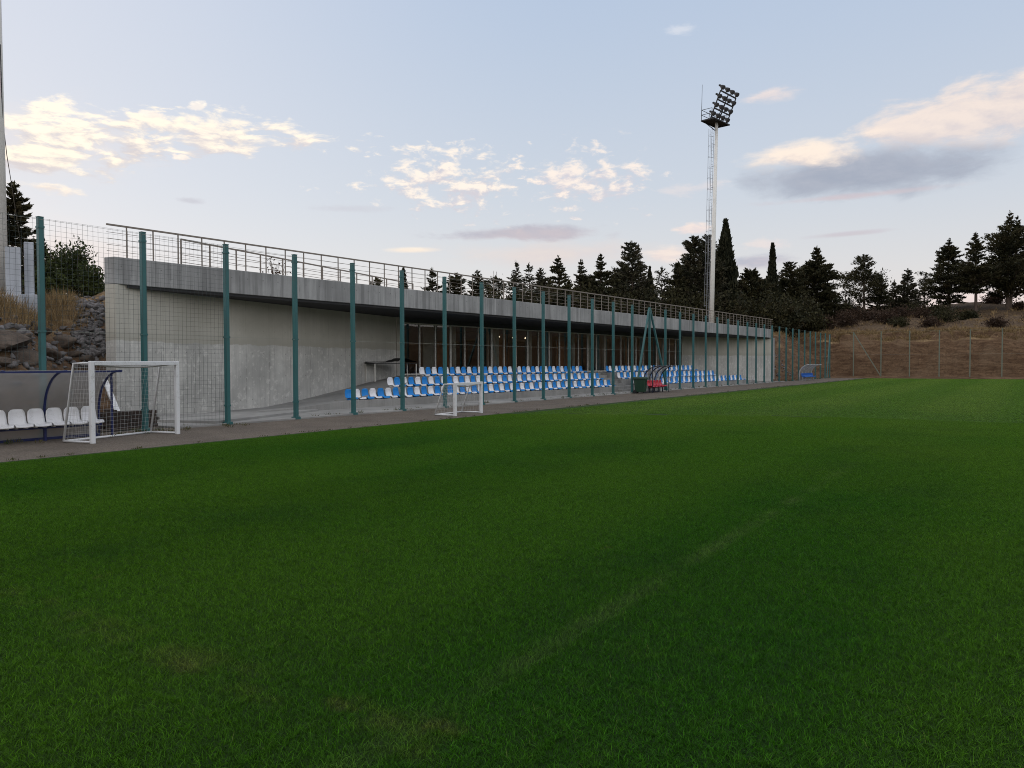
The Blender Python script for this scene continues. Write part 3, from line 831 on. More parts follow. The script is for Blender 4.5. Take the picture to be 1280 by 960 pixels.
# ------------------------------------------------------------------ dugouts
def dugout(name, label, x, y0, length, nrib, frame, seatmat, nseat, posts=True, group='curved team shelters along the fence'):
    root = thing(name, label, 'dugout', (x, y0 + length / 2, 0), 0, group)
    hl = length / 2
    def curve(y):
        pts = [(0.0, y, 0.03), (0.0, y, 0.35)]
        for k in range(11):
            t = math.pi / 2 * k / 10
            pts.append((0.95 * (1 - math.cos(t)), y, 0.62 + 0.96 * math.sin(t)))
        pts.append((1.02, y, 1.575))
        return pts
    for i in range(nrib):
        y = -hl + length * i / (nrib - 1)
        MB().tube(curve(y), 0.028 if posts else 0.045, 8).build('rib', frame, root, smooth=True, local=True)
    c0 = curve(-hl + 0.02); n = len(c0)
    v = []; f = []
    for i in range(n):
        a = c0[i]; v += [(a[0] - 0.006, -hl - 0.03, a[2] + 0.02), (a[0] - 0.006, hl + 0.03, a[2] + 0.02)]
    for i in range(n - 1): f.append((2 * i, 2 * i + 1, 2 * i + 3, 2 * i + 2))
    MB().add(v, f).build('canopy', M['poly'], root, smooth=True, local=True)
    MB().bar((1.02, -hl, 1.565), (1.02, hl, 1.565), 0.035, 0.04).build('front_beam', frame, root, local=True)
    MB().bar((0.28, -hl + 0.1, 0.30), (0.28, hl - 0.1, 0.30), 0.06, 0.05).build('seat_beam', frame, root, local=True)
    nl = max(3, nrib)
    for i in range(nl):
        y = -hl + 0.25 + (length - 0.5) * i / (nl - 1)
        MB().bar((0.28, y, 0.0), (0.28, y, 0.276), 0.05).build('leg', frame, root, local=True)
    MB().bar((0.0, -hl, 0.03), (0.0, hl, 0.03), 0.06, 0.06).build('base_beam', frame, root, local=True)
    if posts:
        for y in (-hl, hl): MB().bar((0.58, y, 0.0), (0.58, y, 1.49), 0.04).build('end_post', frame, root, local=True)
    sm = seat_mesh('dugout_seat', seatmat, 0.39 if nseat > 6 else 0.42)
    sp = (length - 0.3) / nseat
    for i in range(nseat):
        o = bpy.data.objects.new('seat', sm); link(o); o.parent = root
        o.location = (0.12, -hl + 0.15 + sp * (i + 0.5), 0.345)
    return root
dugout('dugout', 'smoky curved dugout with navy ribs and white seats, beside the larger goal', -18.72, 5.0, 5.0, 5, M['navy'], M['seat_white'], 12)
dugout('dugout', 'small curved shelter with dark ribs and red seats, beside the green bin', -18.66, 42.0, 2.5, 4, M['dark_navy'], M['seat_red'], 5)
dugout('dugout', 'distant curved shelter with grey ribs and blue seats, near the far fence corner', -18.62, 79.6, 5.2, 5, M['grey_frame'], M['seat_blue_deep'], 11, False)

# ------------------------------------------------------------------ goals
def goal(label, A, Bp, h, dtop, dbot, pr, cell, net_parts):
    A = Vector((*A, 0)); Bv = Vector((*Bp, 0))
    mid = (A + Bv) / 2
    root = thing('goal', label, 'goal', mid, 0, 'portable goals by the touchline')
    u = (Bv - A).normalized(); bk = Vector((-u.y, u.x, 0))
    if bk.x > 0: bk = -bk
    up = Vector((0, 0, 1))
    P = M['white_paint']
    for p in (A, Bv): MB().bar(p, p + up * h, pr, pr).build('post', P, root, bevel=0.012)
    MB().bar(A + up * (h - pr / 2) + u * (pr / 2), Bv + up * (h - pr / 2) - u * (pr / 2), pr, pr).build('crossbar', P, root, bevel=0.012)
    for p in (A, Bv):
        MB().tube([p + up * (h - 0.04), p + bk * dtop + up * (h - 0.05), p + bk * dbot + up * 0.03], 0.026, 8).build('back_stay', P, root, smooth=True)
        MB().tube([p + up * 0.035, p + bk * dbot + up * 0.03], 0.024, 8).build('ground_bar', P, root, smooth=True)
    MB().tube([A + bk * dbot + up * 0.03, Bv + bk * dbot + up * 0.03], 0.026, 8).build('ground_bar', P, root, smooth=True)
    # net
    nt = MB(); L = (Bv - A).length; w = 0.0028
    nu = int(L / cell); nv = int(h / cell); ndp = max(2, int(dtop / cell))
    def bp(k, z):            # back surface point, sagging a little
        f = z / h; d_ = dbot + (dtop - dbot) * f
        s_ = 0.10 * math.sin(math.pi * f) * math.sin(math.pi * k)
        return A + u * (L * k) + bk * (d_ + s_) + up * (z * (1 - 0.02 * math.sin(math.pi * k)))
    for i in range(nu + 1):
        for j in range(nv): nt.bar(bp(i / nu, 0.02 + (h - 0.06) * j / nv), bp(i / nu, 0.02 + (h - 0.06) * (j + 1) / nv), w)
        sag = 0.06 * math.sin(math.pi * i / nu)
        p0 = A + u * (L * i / nu) + up * (h - 0.06); p1 = bp(i / nu, h - 0.05)
        pm = (p0 + p1) / 2 - up * sag
        nt.bar(p0, pm, w); nt.bar(pm, p1, w)
    for j in range(nv + 1):
        for i in range(nu): nt.bar(bp(i / nu, 0.02 + (h - 0.06) * j / nv), bp((i + 1) / nu, 0.02 + (h - 0.06) * j / nv), w)
    for q in range(1, ndp):
        f = q / ndp
        for i in range(nu):
            def tp(i_): return (A + u * (L * i_ / nu) + up * (h - 0.06)).lerp(bp(i_ / nu, h - 0.05), f) - up * (0.06 * math.sin(math.pi * i_ / nu) * math.sin(math.pi * f))
            nt.bar(tp(i), tp(i + 1), w)
    for e, k in ((A, 0), (Bv, 1)):
        for j in range(nv + 1):
            z = 0.02 + (h - 0.06) * j / nv; nt.bar(e + up * z, bp(k, z), w)
        for q in range(1, int(dbot / cell)):
            f = q / int(dbot / cell); nt.bar(e + bk * (dbot * f) + up * 0.02, e + bk * (dtop * f) + up * (h - 0.05), w)
    nt.build('net', M['net'], root)
    # net rolled along the underside of the bar
    pts = []
    for k in range(13):
        f = k / 12; pts.append(A + u * (L * (0.02 + 0.96 * f)) + bk * 0.10 + up * (h - 0.07 - 0.07 * math.sin(math.pi * f)))
    MB().tube(pts, 0.022, 7).build('net_edge_rope', M['net'], root, smooth=True)
    return root
goal('larger white portable goal with a net, beside the white seated dugout', (-16.86, 8.86), (-17.42, 11.24), 1.80, 0.52, 0.86, 0.095, 0.10, True)
goal('small low white goal at the grass edge in front of the seats', (-15.55, 20.0), (-15.8, 21.8), 1.10, 0.42, 0.78, 0.095, 0.10, True)

# ------------------------------------------------------------------ bin, table, timber, plank, slabs
bn_ = thing('wheelie_bin', 'dark green wheeled rubbish bin beside the red seated shelter', 'bin', (-18.45, 41.15, 0), R(100))
b = MB()
b.add([(-.24, -.27, .09), (.24, -.27, .09), (.24, .25, .09), (-.24, .25, .09), (-.31, -.34, .86), (.31, -.34, .86), (.31, .34, .86), (-.31, .34, .86)],
      [(3, 2, 1, 0), (4, 5, 6, 7), (0, 1, 5, 4), (1, 2, 6, 5), (2, 3, 7, 6), (3, 0, 4, 7)])
for x in (-0.12, 0.12): b.bar((x * 0.9, -.275, .12), (x * 1.1, -.345, .82), 0.05, 0.03)
b.box((0, 0, .845), (.68, .74, .05))
b.build('body', M['bin'], bn_, local=True, bevel=0.015)
MB().add([(-.35, -.39, .872), (.35, -.39, .872), (.35, .37, .872), (-.35, .37, .872), (-.3, -.33, .945), (.3, -.33, .945), (.3, .34, .96), (-.3, .34, .96)],
         [(3, 2, 1, 0), (4, 5, 6, 7), (0, 1, 5, 4), (1, 2, 6, 5), (2, 3, 7, 6), (3, 0, 4, 7)]).build('lid', M['bin'], bn_, local=True, bevel=0.015)
MB().tube([(-.25, .42, .86), (.25, .42, .86)], 0.02, 8).build('handle', M['bin'], bn_, local=True)
for x in (-.27, .27): MB().tube([(x - .03, .26, .1), (x + .03, .26, .1)], 0.1, 16).build('wheel', M['rubber'], bn_, local=True)

tb = thing('table', 'dark topped metal table by the left end of the glass wall', 'table', (*B(27.0, 2.9), 1.05), R(-8))
MB().box((0, 0, 0.72), (0.75, 2.6, 0.04)).build('tabletop', M['table'], tb, local=True)
nxt, nyt = 7, 22; V = []; Fq = []
for i in range(nxt):
    for j in range(nyt):
        V.append((-0.4 + 0.8 * i / (nxt - 1), -1.32 + 2.64 * j / (nyt - 1), 0.752 + 0.18 * math.exp(-((j - 15) / 3.5) ** 2) + rnd.uniform(0, 0.05)))
for i in range(nxt - 1):
    for j in range(nyt - 1): a = i * nyt + j; Fq.append((a, a + nyt, a + nyt + 1, a + 1))
MB().add(V, Fq).build('cover', M['table'], tb, local=True, smooth=True)
for x in (-.33, .33):
    for y in (-1.25, 1.25): MB().bar((x, y, -0.12 if y < 0 else 0.12), (x, y, 0.7), 0.045).build('leg', M['alu'], tb, local=True)

tp_ = thing('timber_stack', 'low stack of dark brown boards behind the larger goal, beyond the fence', 'timber stack', (-19.6, 11.25, 0.05))
tm = MB()
for k in range(5):
    for q in range(3):
        tm.box((-19.75 + q * 0.14 + rnd.uniform(-.02, .02), 11.25 + rnd.uniform(-.06, .06), 0.10 + k * 0.09), (0.13, 1.35, 0.08), rnd.uniform(-.03, .03))
tm.build('boards', M['timber'], tp_)
MB().box((-19.6, 10.75, 0.54), (0.5, 0.1, 0.05)).build('top_batten', M['timber'], tp_)
o = MB().bar((-19.72, 11.02, 0.5), (-20.42, 11.08, 1.32), 0.13, 0.04).build('plank', M['white_paint'])
tag(o, 'white plank leaning up from the dark stack of boards', 'plank')
for px, d_, wd, ytop, lab in ((-9.0, 23.4, 0.46, 300, 'pale upright concrete block cut by the left picture edge beside the mast'),
                          (19.0, 23.6, 0.40, 310, 'shorter middle one of the pale upright concrete blocks beside the mast'),
                          (39.0, 24.1, 0.26, 304, 'tallest pale upright concrete block, nearest the bushes beside the mast')):
    x, y = at(px, d_); z = min(ground_z(x, y), zat(px, 376, d_)) - 0.3; zt = zat(px, ytop, d_); zb = zat(px, 369, d_)
    s_ = MB(); s_.box((x, y, (zb + zt) / 2), (wd, 0.28, zt - zb), R(33.6 + 33)); s_.box((x, y, (z + zb) / 2 - 0.002), (wd + 0.16, 0.62, zb - z), R(33.6 + 30))
    o = s_.build('concrete_block', M['slab'], None, bevel=0.015)
    tag(o, lab, 'concrete block', 'upright concrete blocks by the mast')

# ------------------------------------------------------------------ floodlight masts
def mast(label, loc, rotz, tilt=0.0):
    root = thing('floodlight_mast', label, 'floodlight mast', (0, 0, 0), 0, 'floodlight masts beside the stand')
    Hm = 21.8
    MB().tube([(0, 0, 0), (0, 0, 9), (0, 0, Hm)], [0.255, 0.215, 0.15], 12).build('pole', M['galv'], root, smooth=True, local=True)
    MB().box((0, 0, 0.08), (0.9, 0.9, 0.16)).build('base_plate', M['slab'], root, local=True)
    ld = MB()
    for y in (-0.2, 0.2): ld.bar((-0.48, y, 1.2), (-0.40, y, Hm - 0.3), 0.032)
    z = 1.4
    while z < Hm - 0.4: ld.bar((-0.46, -0.2, z), (-0.46, 0.2, z), 0.016); z += 0.36
    lo = ld.build('ladder', M['ladder'], root, local=True)
    cg = MB(); z = 3.0
    while z < Hm - 0.5:
        pts = [(-0.45 - 0.42 * math.sin(a_), -0.34 * math.cos(a_), z) for a_ in [math.pi * k / 8 for k in range(9)]]
        cg.tube(pts, 0.012, 4); z += 1.1
    for a_ in (math.pi * 0.3, math.pi * 0.5, math.pi * 0.7):
        cg.bar((-0.45 - 0.42 * math.sin(a_), -0.34 * math.cos(a_), 2.9), (-0.45 - 0.42 * math.sin(a_), -0.34 * math.cos(a_), Hm - 0.5), 0.013)
    for zz in np.arange(2.0, Hm, 2.2): cg.bar((-0.46, 0, zz), (-0.2, 0, zz), 0.04)
    c_ = cg.build('safety_cage', M['ladder'], None, local=True); c_.parent = lo
    # platform
    pf = MB(); pf.box((-0.15, 0, Hm + 0.05), (1.5, 3.0, 0.08)); pf.box((-0.15, -1.5, Hm), (1.55, 0.08, 0.11)); pf.box((-0.15, 1.5, Hm), (1.55, 0.08, 0.11)); pf.box((-0.9, 0, Hm), (0.08, 3.08, 0.11)); pf.box((0.62, 0, Hm), (0.08, 3.08, 0.11))
    pf.bar((0, 0, Hm - 0.9), (-0.8, -1.3, Hm), 0.06); pf.bar((0, 0, Hm - 0.9), (-0.8, 1.3, Hm), 0.06)
    pf.build('platform', M['dark_metal'], root, local=True)
    rg = MB()
    for x, y in ((-0.9, -1.5), (-0.9, 0), (-0.9, 1.5), (0.3, -1.5), (0.3, 1.5)): rg.bar((x, y, Hm + 0.1), (x, y, Hm + 1.1), 0.045)
    for zz in (Hm + 0.6, Hm + 1.1):
        rg.bar((-0.9, -1.5, zz), (-0.9, 1.5, zz), 0.04); rg.bar((-0.9, -1.5, zz), (0.3, -1.5, zz), 0.04); rg.bar((-0.9, 1.5, zz), (0.3, 1.5, zz), 0.04)
    rg.build('platform_railing', M['dark_metal'], root, local=True)
    MB().tube([(-0.9, -1.5, Hm + 0.6), (-0.9, -1.5, Hm + 3.7)], [0.028, 0.015], 6).build('lightning_rod', M['dark_metal'], root, local=True)
    fr = MB()
    def fp(r_, y): return (0.25 + 0.33 * r_, y, Hm + 0.2 + 0.80 * r_)
    for r_ in range(4): fr.bar(fp(r_, -1.55), fp(r_, 1.55), 0.11, 0.11)
    for y in (-1.55, 0, 1.55): fr.bar(fp(-0.2, y), fp(3, y), 0.09, 0.09)
    fr.bar(fp(2, 0), (-0.2, 0, Hm + 0.1), 0.07)
    fr.build('lamp_frame', M['dark_metal'], root, local=True)
    for r_ in range(4):
        for c in range(4):
            y = -1.42 + 0.95 * c
            p = Vector(fp(r_, y)) + Vector((0.12, 0, 0.36))
            d = Vector((0.8, 0.0, -0.6)).normalized()
            h_ = MB(); h_.tube([p - d * 0.28, p - d * 0.22, p - d * 0.02, p + d * 0.16, p + d * 0.20], [0.06, 0.12, 0.20, 0.235, 0.225], 14)
            h_.bar(Vector(fp(r_, y)) + Vector((0, 0, 0.05)), p - d * 0.1, 0.07); h_.box((p - d * 0.38), (0.16, 0.16, 0.15))
            lamp = h_.build('lamp', M['dark_metal'], root, smooth=False, local=True)
            g_ = MB(); g_.tube([p + d * 0.203, p + d * 0.212], [0.215, 0.21], 14)
            gl = g_.build('lens', M['lens'], None, local=True); gl.parent = lamp
    root.location = loc
    root.rotation_euler = (0, 0, rotz)
    if tilt:
        root.rotation_euler = (Matrix.Rotation(R(tilt), 3, Vector((-SA, CA, 0))) @ Matrix.Rotation(rotz, 3, 'Z')).to_euler()
    return root
mx_, my_ = at(888.6, 80.0)
m1 = mast('tall pale floodlight mast with sixteen dark lamps rising behind the far end of the stand', (mx_, my_, 4.75), R(-11), 1.35)
m2 = copy_tree(m1)
x, y = at(1.2, 24.6)
m2.location = (x, y, ground_z(x, y) - 0.1); m2.rotation_euler = (0, 0, R(11))
tag(m2, 'thick pale pole of the nearer floodlight mast cut by the left picture edge', 'floodlight mast')
cp = []
for px, py, d_ in ((8.5, 60, 24.5), (9.5, 150, 24.6), (14, 196, 27), (20, 238, 30), (27, 290, 33), (36, 352, 36)):
    cx_, cy_ = at(px, d_); cp.append((cx_, cy_, zat(px, py, d_)))
MB().tube(cp, 0.013, 5).build('cable', M['rubber'], None)
bpy.data.objects['cable']['label'] = 'thin dark cable hanging beside the mast at the left picture edge'; bpy.data.objects['cable']['category'] = 'cable'

# ------------------------------------------------------------------ vegetation
def cards(P, D, L, W, r, tint=None):
    """elongated leaf cards: centre points, directions, lengths, widths"""
    n = len(P)
    D = D / (np.linalg.norm(D, axis=1, keepdims=True) + 1e-9)
    rv = r.normal(size=(n, 3)); S = np.cross(D, rv); S /= (np.linalg.norm(S, axis=1, keepdims=True) + 1e-9)
    a = P - D * (L * 0.5)[:, None]; b = P + D * (L * 0.5)[:, None]; m_ = P + D * (L * 0.02)[:, None]
    s = S * (W * 0.5)[:, None]
    v = np.stack([a, m_ + s, b, m_ - s], 1).reshape(-1, 3)
    f = np.arange(n * 4).reshape(-1, 4)
    return v, f
def leaf_obj(name, v, f, mat, parent, tints):
    me = np_mesh(name, v, f, mat)
    A = me.attributes.new('tint', 'FLOAT', 'POINT'); A.data.foreach_set('value', np.repeat(tints, 4).astype(np.float32))
    o = link(bpy.data.objects.new(name, me)); o.parent = parent
    return o

def conifer(px, ytop, wpx, d, style, label, mat='needle', base_py=None, lean=0.0, seed=None, dens=1.0, group='conifers behind the stand', bare=0.06, zb=None):
    x, y = at(px, d)
    z0 = (ground_z(x, y) if zb is None else zb) - 0.15
    ztop = zat(px, ytop, d)
    H = max(2.0, ztop - z0); rad = wpx / F * d / 2 * {'cypress': 1.08, 'pine': 1.1}.get(style, 1.3) * (1.42 if group == 'conifers behind the stand' and style != 'cypress' else 1.0)
    r = np.random.default_rng(seed if seed is not None else int(px * 13 + ytop))
    root = thing({'cypress': 'cypress_tree', 'fir': 'fir_tree', 'pine': 'pine_tree', 'cedar': 'cedar_tree', 'twin': 'cedar_tree'}[style], label, 'tree', (x, y, z0), 0, group)
    Ps = []; Ds = []; Ls = []; tn = []
    tr = MB()
    lx = lean * H
    def axis(t): return np.array([lx * t * t + 0.08 * math.sin(3 * t + seed_) , 0.08 * math.cos(2.3 * t + seed_), H * t])
    seed_ = float(r.uniform(0, 6))
    tpts = [tuple(axis(t)) for t in (0, .15, .3, .5, .7, .88, 0.97)]
    r0 = 0.016 * H + 0.06
    tr.tube(tpts, [r0, r0 * .85, r0 * .72, r0 * .52, r0 * .3, r0 * .13, 0.01], 7)
    if style == 'twin':
        tr.tube([(0.25, 0.2, 0), (0.5, 0.3, H * .3), (0.9, 0.3, H * .65), (0.9, .3, H * .9)], [r0 * .8, r0 * .6, r0 * .3, .02], 7)
    if style == 'cypress':
        n = int(2600 * dens * (H / 10) ** 0.6)
        t = r.uniform(bare, 1, n) ** 0.95
        prof = np.where(t < 0.28, 0.72 + 0.28 * (t / 0.28), np.clip((1 - t) / 0.72, 0, 1) ** 0.72)
        lob = 1 + 0.16 * np.sin(9 * t + 5 * r.random()) + 0.12 * r.normal(size=n)
        th = r.uniform(0, 2 * np.pi, n)
        lob *= 1 + 0.12 * np.sin(th * 3 + t * 14)
        rr = rad * prof * lob * np.sqrt(r.uniform(0.25, 1, n))
        P = np.stack([rr * np.cos(th), rr * np.sin(th), H * t], -1) + np.array([axis(q) * [1, 1, 0] for q in t])
        D = np.stack([0.35 * np.cos(th), 0.35 * np.sin(th), np.ones(n)], -1) + r.normal(0, 0.25, (n, 3))
        L = r.uniform(0.35, 0.75, n) * max(0.8, rad / 1.1); W = L * r.uniform(0.25, 0.45, n)
        Ps.append(P); Ds.append(D); Ls.append((L, W)); tn.append(r.random(n))
    else:
        nw = int((16 + H * 1.8))
        sparse = {'fir': 0.10, 'cedar': 0.22, 'pine': 0.3, 'twin': 0.2}[style]
        for w in range(nw):
            t = bare + (1 - bare) * (w + r.uniform(-.4, .4)) / nw
            t = min(max(t, bare), 0.985)
            nbr = int(r.integers(5, 8)) if style != 'pine' else int(r.integers(3, 6))
            if style == 'fir': Lr = rad * (1 - t) ** (0.66 if group == 'conifers behind the stand' else 0.85) * 1.25 * (0.86 + 0.14 * math.sin(t * 21 + seed_)) + 0.12
            elif style in ('cedar', 'twin'): Lr = rad * min(1.0, (1.0 - t) * 1.6) ** 1.1 * (0.80 + 0.2 * math.sin(t * 15 + seed_)) + 0.12
            else: Lr = rad * (0.55 + 0.5 * math.sin(math.pi * min(1, t * 1.02)) ) * (0.75 + 0.35 * math.sin(t * 13 + seed_)) * min(1, (1.04 - t) * 3.5)
            if t < bare + 0.12: Lr *= 0.6 + 3.2 * (t - bare)
            a0 = r.uniform(0, 6.28)
            for q in range(nbr):
                if r.random() < sparse: continue
                th = a0 + 6.283 * q / nbr + r.normal(0, .25)
                ln = Lr * r.uniform(0.62, 1.18) if style != 'fir' else Lr * r.uniform(0.75, 1.12)
                rise = {'fir': -0.10 + 0.55 * t, 'cedar': 0.12 + 0.35 * t, 'pine': 0.22 + 0.2 * t, 'twin': 0.1 + .45 * t}[style] + r.normal(0, .1)
                bd = np.array([math.cos(th), math.sin(th), rise])
                b0 = axis(t)
                if style == 'twin' and q % 2: b0 = b0 + np.array([0.3 + 0.65 * t, .3, -0.04 * H])
                if ln > 0.5:
                    e = b0 + bd * ln * 0.85
                    tr.tube([tuple(b0), tuple(b0 * .5 + e * .5 + np.array([0, 0, -.03 * ln])), tuple(e)], [0.012 * ln + .015, 0.009 * ln + .01, .006], 4, caps=False)
                lf0 = 0.12 if style in ('fir', 'cedar', 'twin') else 0.45
                m_ = max(7, int(ln * 27 * dens))
                f = lf0 + (1 - lf0) * r.random(m_) ** 0.75
                jit = 0.16 * ln * (1 - 0.55 * f) if style != 'pine' else 0.22 * ln * np.ones(m_) * .8
                off = r.normal(size=(m_, 3)) * jit[:, None] * np.array([1, 1, 0.42 if style != 'pine' else .5])
                curve = np.array([0, 0, 1.0])[None, :] * (0.16 * ln * f ** 2 - 0.05 * ln)[:, None] if style != 'cedar' else np.array([0, 0, 1.0])[None, :] * (-0.08 * ln * f ** 2)[:, None]
                P = b0[None, :] + bd[None, :] * (ln * f)[:, None] + off + curve
                D = bd[None, :] + r.normal(0, 0.55, (m_, 3)) + np.array([0, 0, .15])
                L = r.uniform(0.24, 0.56, m_) * (0.72 + rad * 0.11); W = L * r.uniform(0.2, 0.36, m_)
                Ps.append(P); Ds.append(D); Ls.append((L, W)); tn.append(np.full(m_, r.random()) * 0.6 + r.random(m_) * 0.4)
        # leader
        m_ = 14; f = r.random(m_)
        P = axis(0.98)[None, :] + np.stack([r.normal(0, .07, m_), r.normal(0, .07, m_), (f - .6) * 0.09 * H], -1)
        Ps.append(P); Ds.append(np.tile([0, 0, 1.0], (m_, 1)) + r.normal(0, .4, (m_, 3))); Ls.append((np.full(m_, .4), np.full(m_, .12))); tn.append(r.random(m_))
    tr.build('trunk', M['bark'], root, local=True)
    L = np.concatenate([a for a, b in Ls]); W = np.concatenate([b for a, b in Ls])
    v, f = cards(np.concatenate(Ps), np.concatenate(Ds), L, W, r)
    leaf_obj('crown', v, f, M[mat], root, np.concatenate(tn))
    return root

def shrub(x, y, z, rx, rz_, label, mat, n, leaf, seed, name='shrub', cat='shrub', group=None, twig=True, flat=0.0):
    r = np.random.default_rng(seed)
    root = thing(name, label, cat, (x, y, z), 0, group)
    tr = MB(); Ps = []; Ds = []; tn = []
    ns = 26
    for k in range(ns):
        th = r.uniform(0, 6.28); el = r.uniform(0.15, 1.0)
        tip = np.array([math.cos(th) * rx * math.cos(el * 1.3) * r.uniform(.6, 1.1), math.sin(th) * rx * math.cos(el * 1.3) * r.uniform(.6, 1.1), rz_ * (0.25 + 0.75 * math.sin(el * 1.5)) * r.uniform(.7, 1.12)])
        mid = tip * .5 + np.array([0, 0, .1 * rz_])
        if twig: tr.tube([(0, 0, -.05), tuple(mid), tuple(tip)], [.03 + .012 * rx, .02, .006], 4, caps=False)
        m_ = n // ns
        f = r.uniform(0.2, 1.03, m_)
        c = np.where(f[:, None] < .5, mid[None, :] * (f / .5)[:, None], mid[None, :] + (tip - mid)[None, :] * ((f - .5) / .5)[:, None])
        P = c + r.normal(size=(m_, 3)) * (0.17 * rx)
        P[:, 2] = np.maximum(P[:, 2], 0.02)
        Ps.append(P); Ds.append((tip / np.linalg.norm(tip))[None, :] + r.normal(0, .8, (m_, 3))); tn.append(np.full(m_, r.random()) * .6 + .4 * r.random(m_))
    if not twig: tr.tube([(0, 0, -.1), (0, 0, rz_ * .4)], [.05, .02], 6)
    tr.build('stems', M['bark'], root, local=True)
    P = np.concatenate(Ps); m_ = len(P)
    L = r.uniform(.7, 1.4, m_) * leaf; W = L * r.uniform(.4, .7, m_)
    v, f = cards(P, np.concatenate(Ds), L, W, r)
    leaf_obj('foliage', v, f, M[mat], root, np.concatenate(tn))
    return root

T = conifer
GB = 'conifers behind the stand'
T(441, 336, 8, 78, 'cypress', 'thin dark cypress just behind the fifth visible fence post', 'cypress')
T(472, 348, 20, 76, 'pine', 'small rounded pine top peeping over the roof edge, second from the left', dens=1.6)
T(506, 337, 17, 78, 'cypress', 'narrow pointed dark cypress by the fence post above the left glazing end', 'cypress')
T(541, 337, 28, 78, 'cedar', 'ragged dark conifer right of the narrow cypress, above the smaller goal', dens=1.3)
T(571, 342, 28, 80, 'fir', 'bushy pointed fir between ragged conifer and a shorter dark spire', dens=1.2)
T(596, 340, 20, 80, 'fir', 'slim dark spire of a fir above the third glazing bay', dens=1.3)
T(619, 346, 28, 82, 'pine', 'flat topped dark pine below the twin thin aerials', dens=1.6)
T(646, 328, 26, 84, 'cedar', 'thin wispy conifer with a bare leader, left of the layered pine', 'needle_grey', dens=0.8)
T(662, 330, 24, 86, 'pine', 'light layered pine with gaps of sky between its branches', 'needle_grey', dens=0.9)
T(677, 337, 18, 86, 'fir', 'short slim conifer right of the layered pine', 'needle_grey')
T(699, 322, 36, 84, 'cedar', 'broad round headed dark conifer above the roof railing', dens=1.4)
T(727, 326, 24, 86, 'cedar', 'narrow uneven conifer left of the large rounded one', dens=1.2)
T(750, 318, 38, 86, 'cedar', 'large full dark conifer with a blunt top, left of the tall loose fir', dens=1.5)
T(790, 304, 40, 88, 'fir', 'tall loose fir standing alone above its neighbours left of the mast', 'needle_grey', dens=1.1)
T(813, 335, 16, 90, 'cypress', 'small dark cypress spire right of the tall loose fir', 'cypress')
T(828, 335, 24, 94, 'pine', 'pale sparse tree between the small cypress and the dense firs', 'needle_grey', dens=0.7)
T(846, 327, 34, 94, 'cedar', 'dense blunt dark conifer left of the paired firs', dens=1.4)
T(868, 297, 44, 96, 'fir', 'tall ragged fir immediately left of the mast ladder', 'needle_grey', dens=1.2)
T(885, 294, 38, 98, 'fir', 'tall fir half hidden behind the floodlight mast', 'needle_grey', dens=1.2)
T(907, 277, 29, 100, 'cypress', 'tallest dark cypress column right of the floodlight mast', 'cypress', dens=1.6)
T(938, 338, 42, 102, 'fir', 'spreading pointed fir between the two big cypresses', dens=1.5)
T(964, 306, 20, 106, 'cypress', 'second tall cypress column, slimmer, right of the spreading fir', 'cypress', dens=1.4)
T(986, 328, 34, 108, 'fir', 'dark pointed fir between the slim cypress and the large spruce', dens=1.4)
T(1019, 309, 50, 112, 'cedar', 'large wide dark spruce with a pale bare trunk base, at the bank corner', dens=1.7, bare=0.16)
GR = 'trees on the far hillside'
T(1079, 320, 50, 116, 'pine', 'umbrella shaped pine with layered pads beside open pink sky', dens=1.3, group=GR, bare=0.25)
T(1057, 352, 20, 118, 'pine', 'short scrubby conifer left of the umbrella shaped pine', 'needle_grey', group=GR, dens=.9)
T(1099, 345, 26, 116, 'fir', 'small pointed fir right of the umbrella shaped pine', group=GR, dens=1.2)
T(1116, 351, 22, 118, 'cedar', 'low rounded conifer between two small pointed firs', 'needle_grey', group=GR, dens=1.2)
T(1134, 337, 32, 118, 'fir', 'brownish layered fir in the middle of the low row of trees', 'needle_grey', group=GR, dens=1.1)
T(1155, 346, 24, 122, 'pine', 'thin pale tree left of the big broad conifers', 'needle_grey', group=GR, dens=.8)
T(1185, 300, 58, 116, 'cedar', 'broad dark conifer, leftmost of the big trees at the right edge', group=GR, dens=1.25, bare=0.1)
T(1218, 292, 50, 112, 'cedar', 'dark conifer with a clear bare trunk between the two biggest trees', group=GR, dens=1.0, bare=0.26)
T(1259, 266, 76, 112, 'twin', 'biggest dark conifer with two leaders and a forked trunk at the right edge', group=GR, dens=1.3, bare=0.18)
T(1312, 280, 60, 114, 'cedar', 'dark conifer standing just beyond the right picture edge', group=GR, dens=1.2, bare=0.15)
for px, yt, wp, d_ in ((1380, 300, 60, 120), (1450, 310, 55, 125)):
    T(px, yt, wp, d_, 'cedar', 'dark conifer well outside the right picture edge', group=GR, dens=1.0)
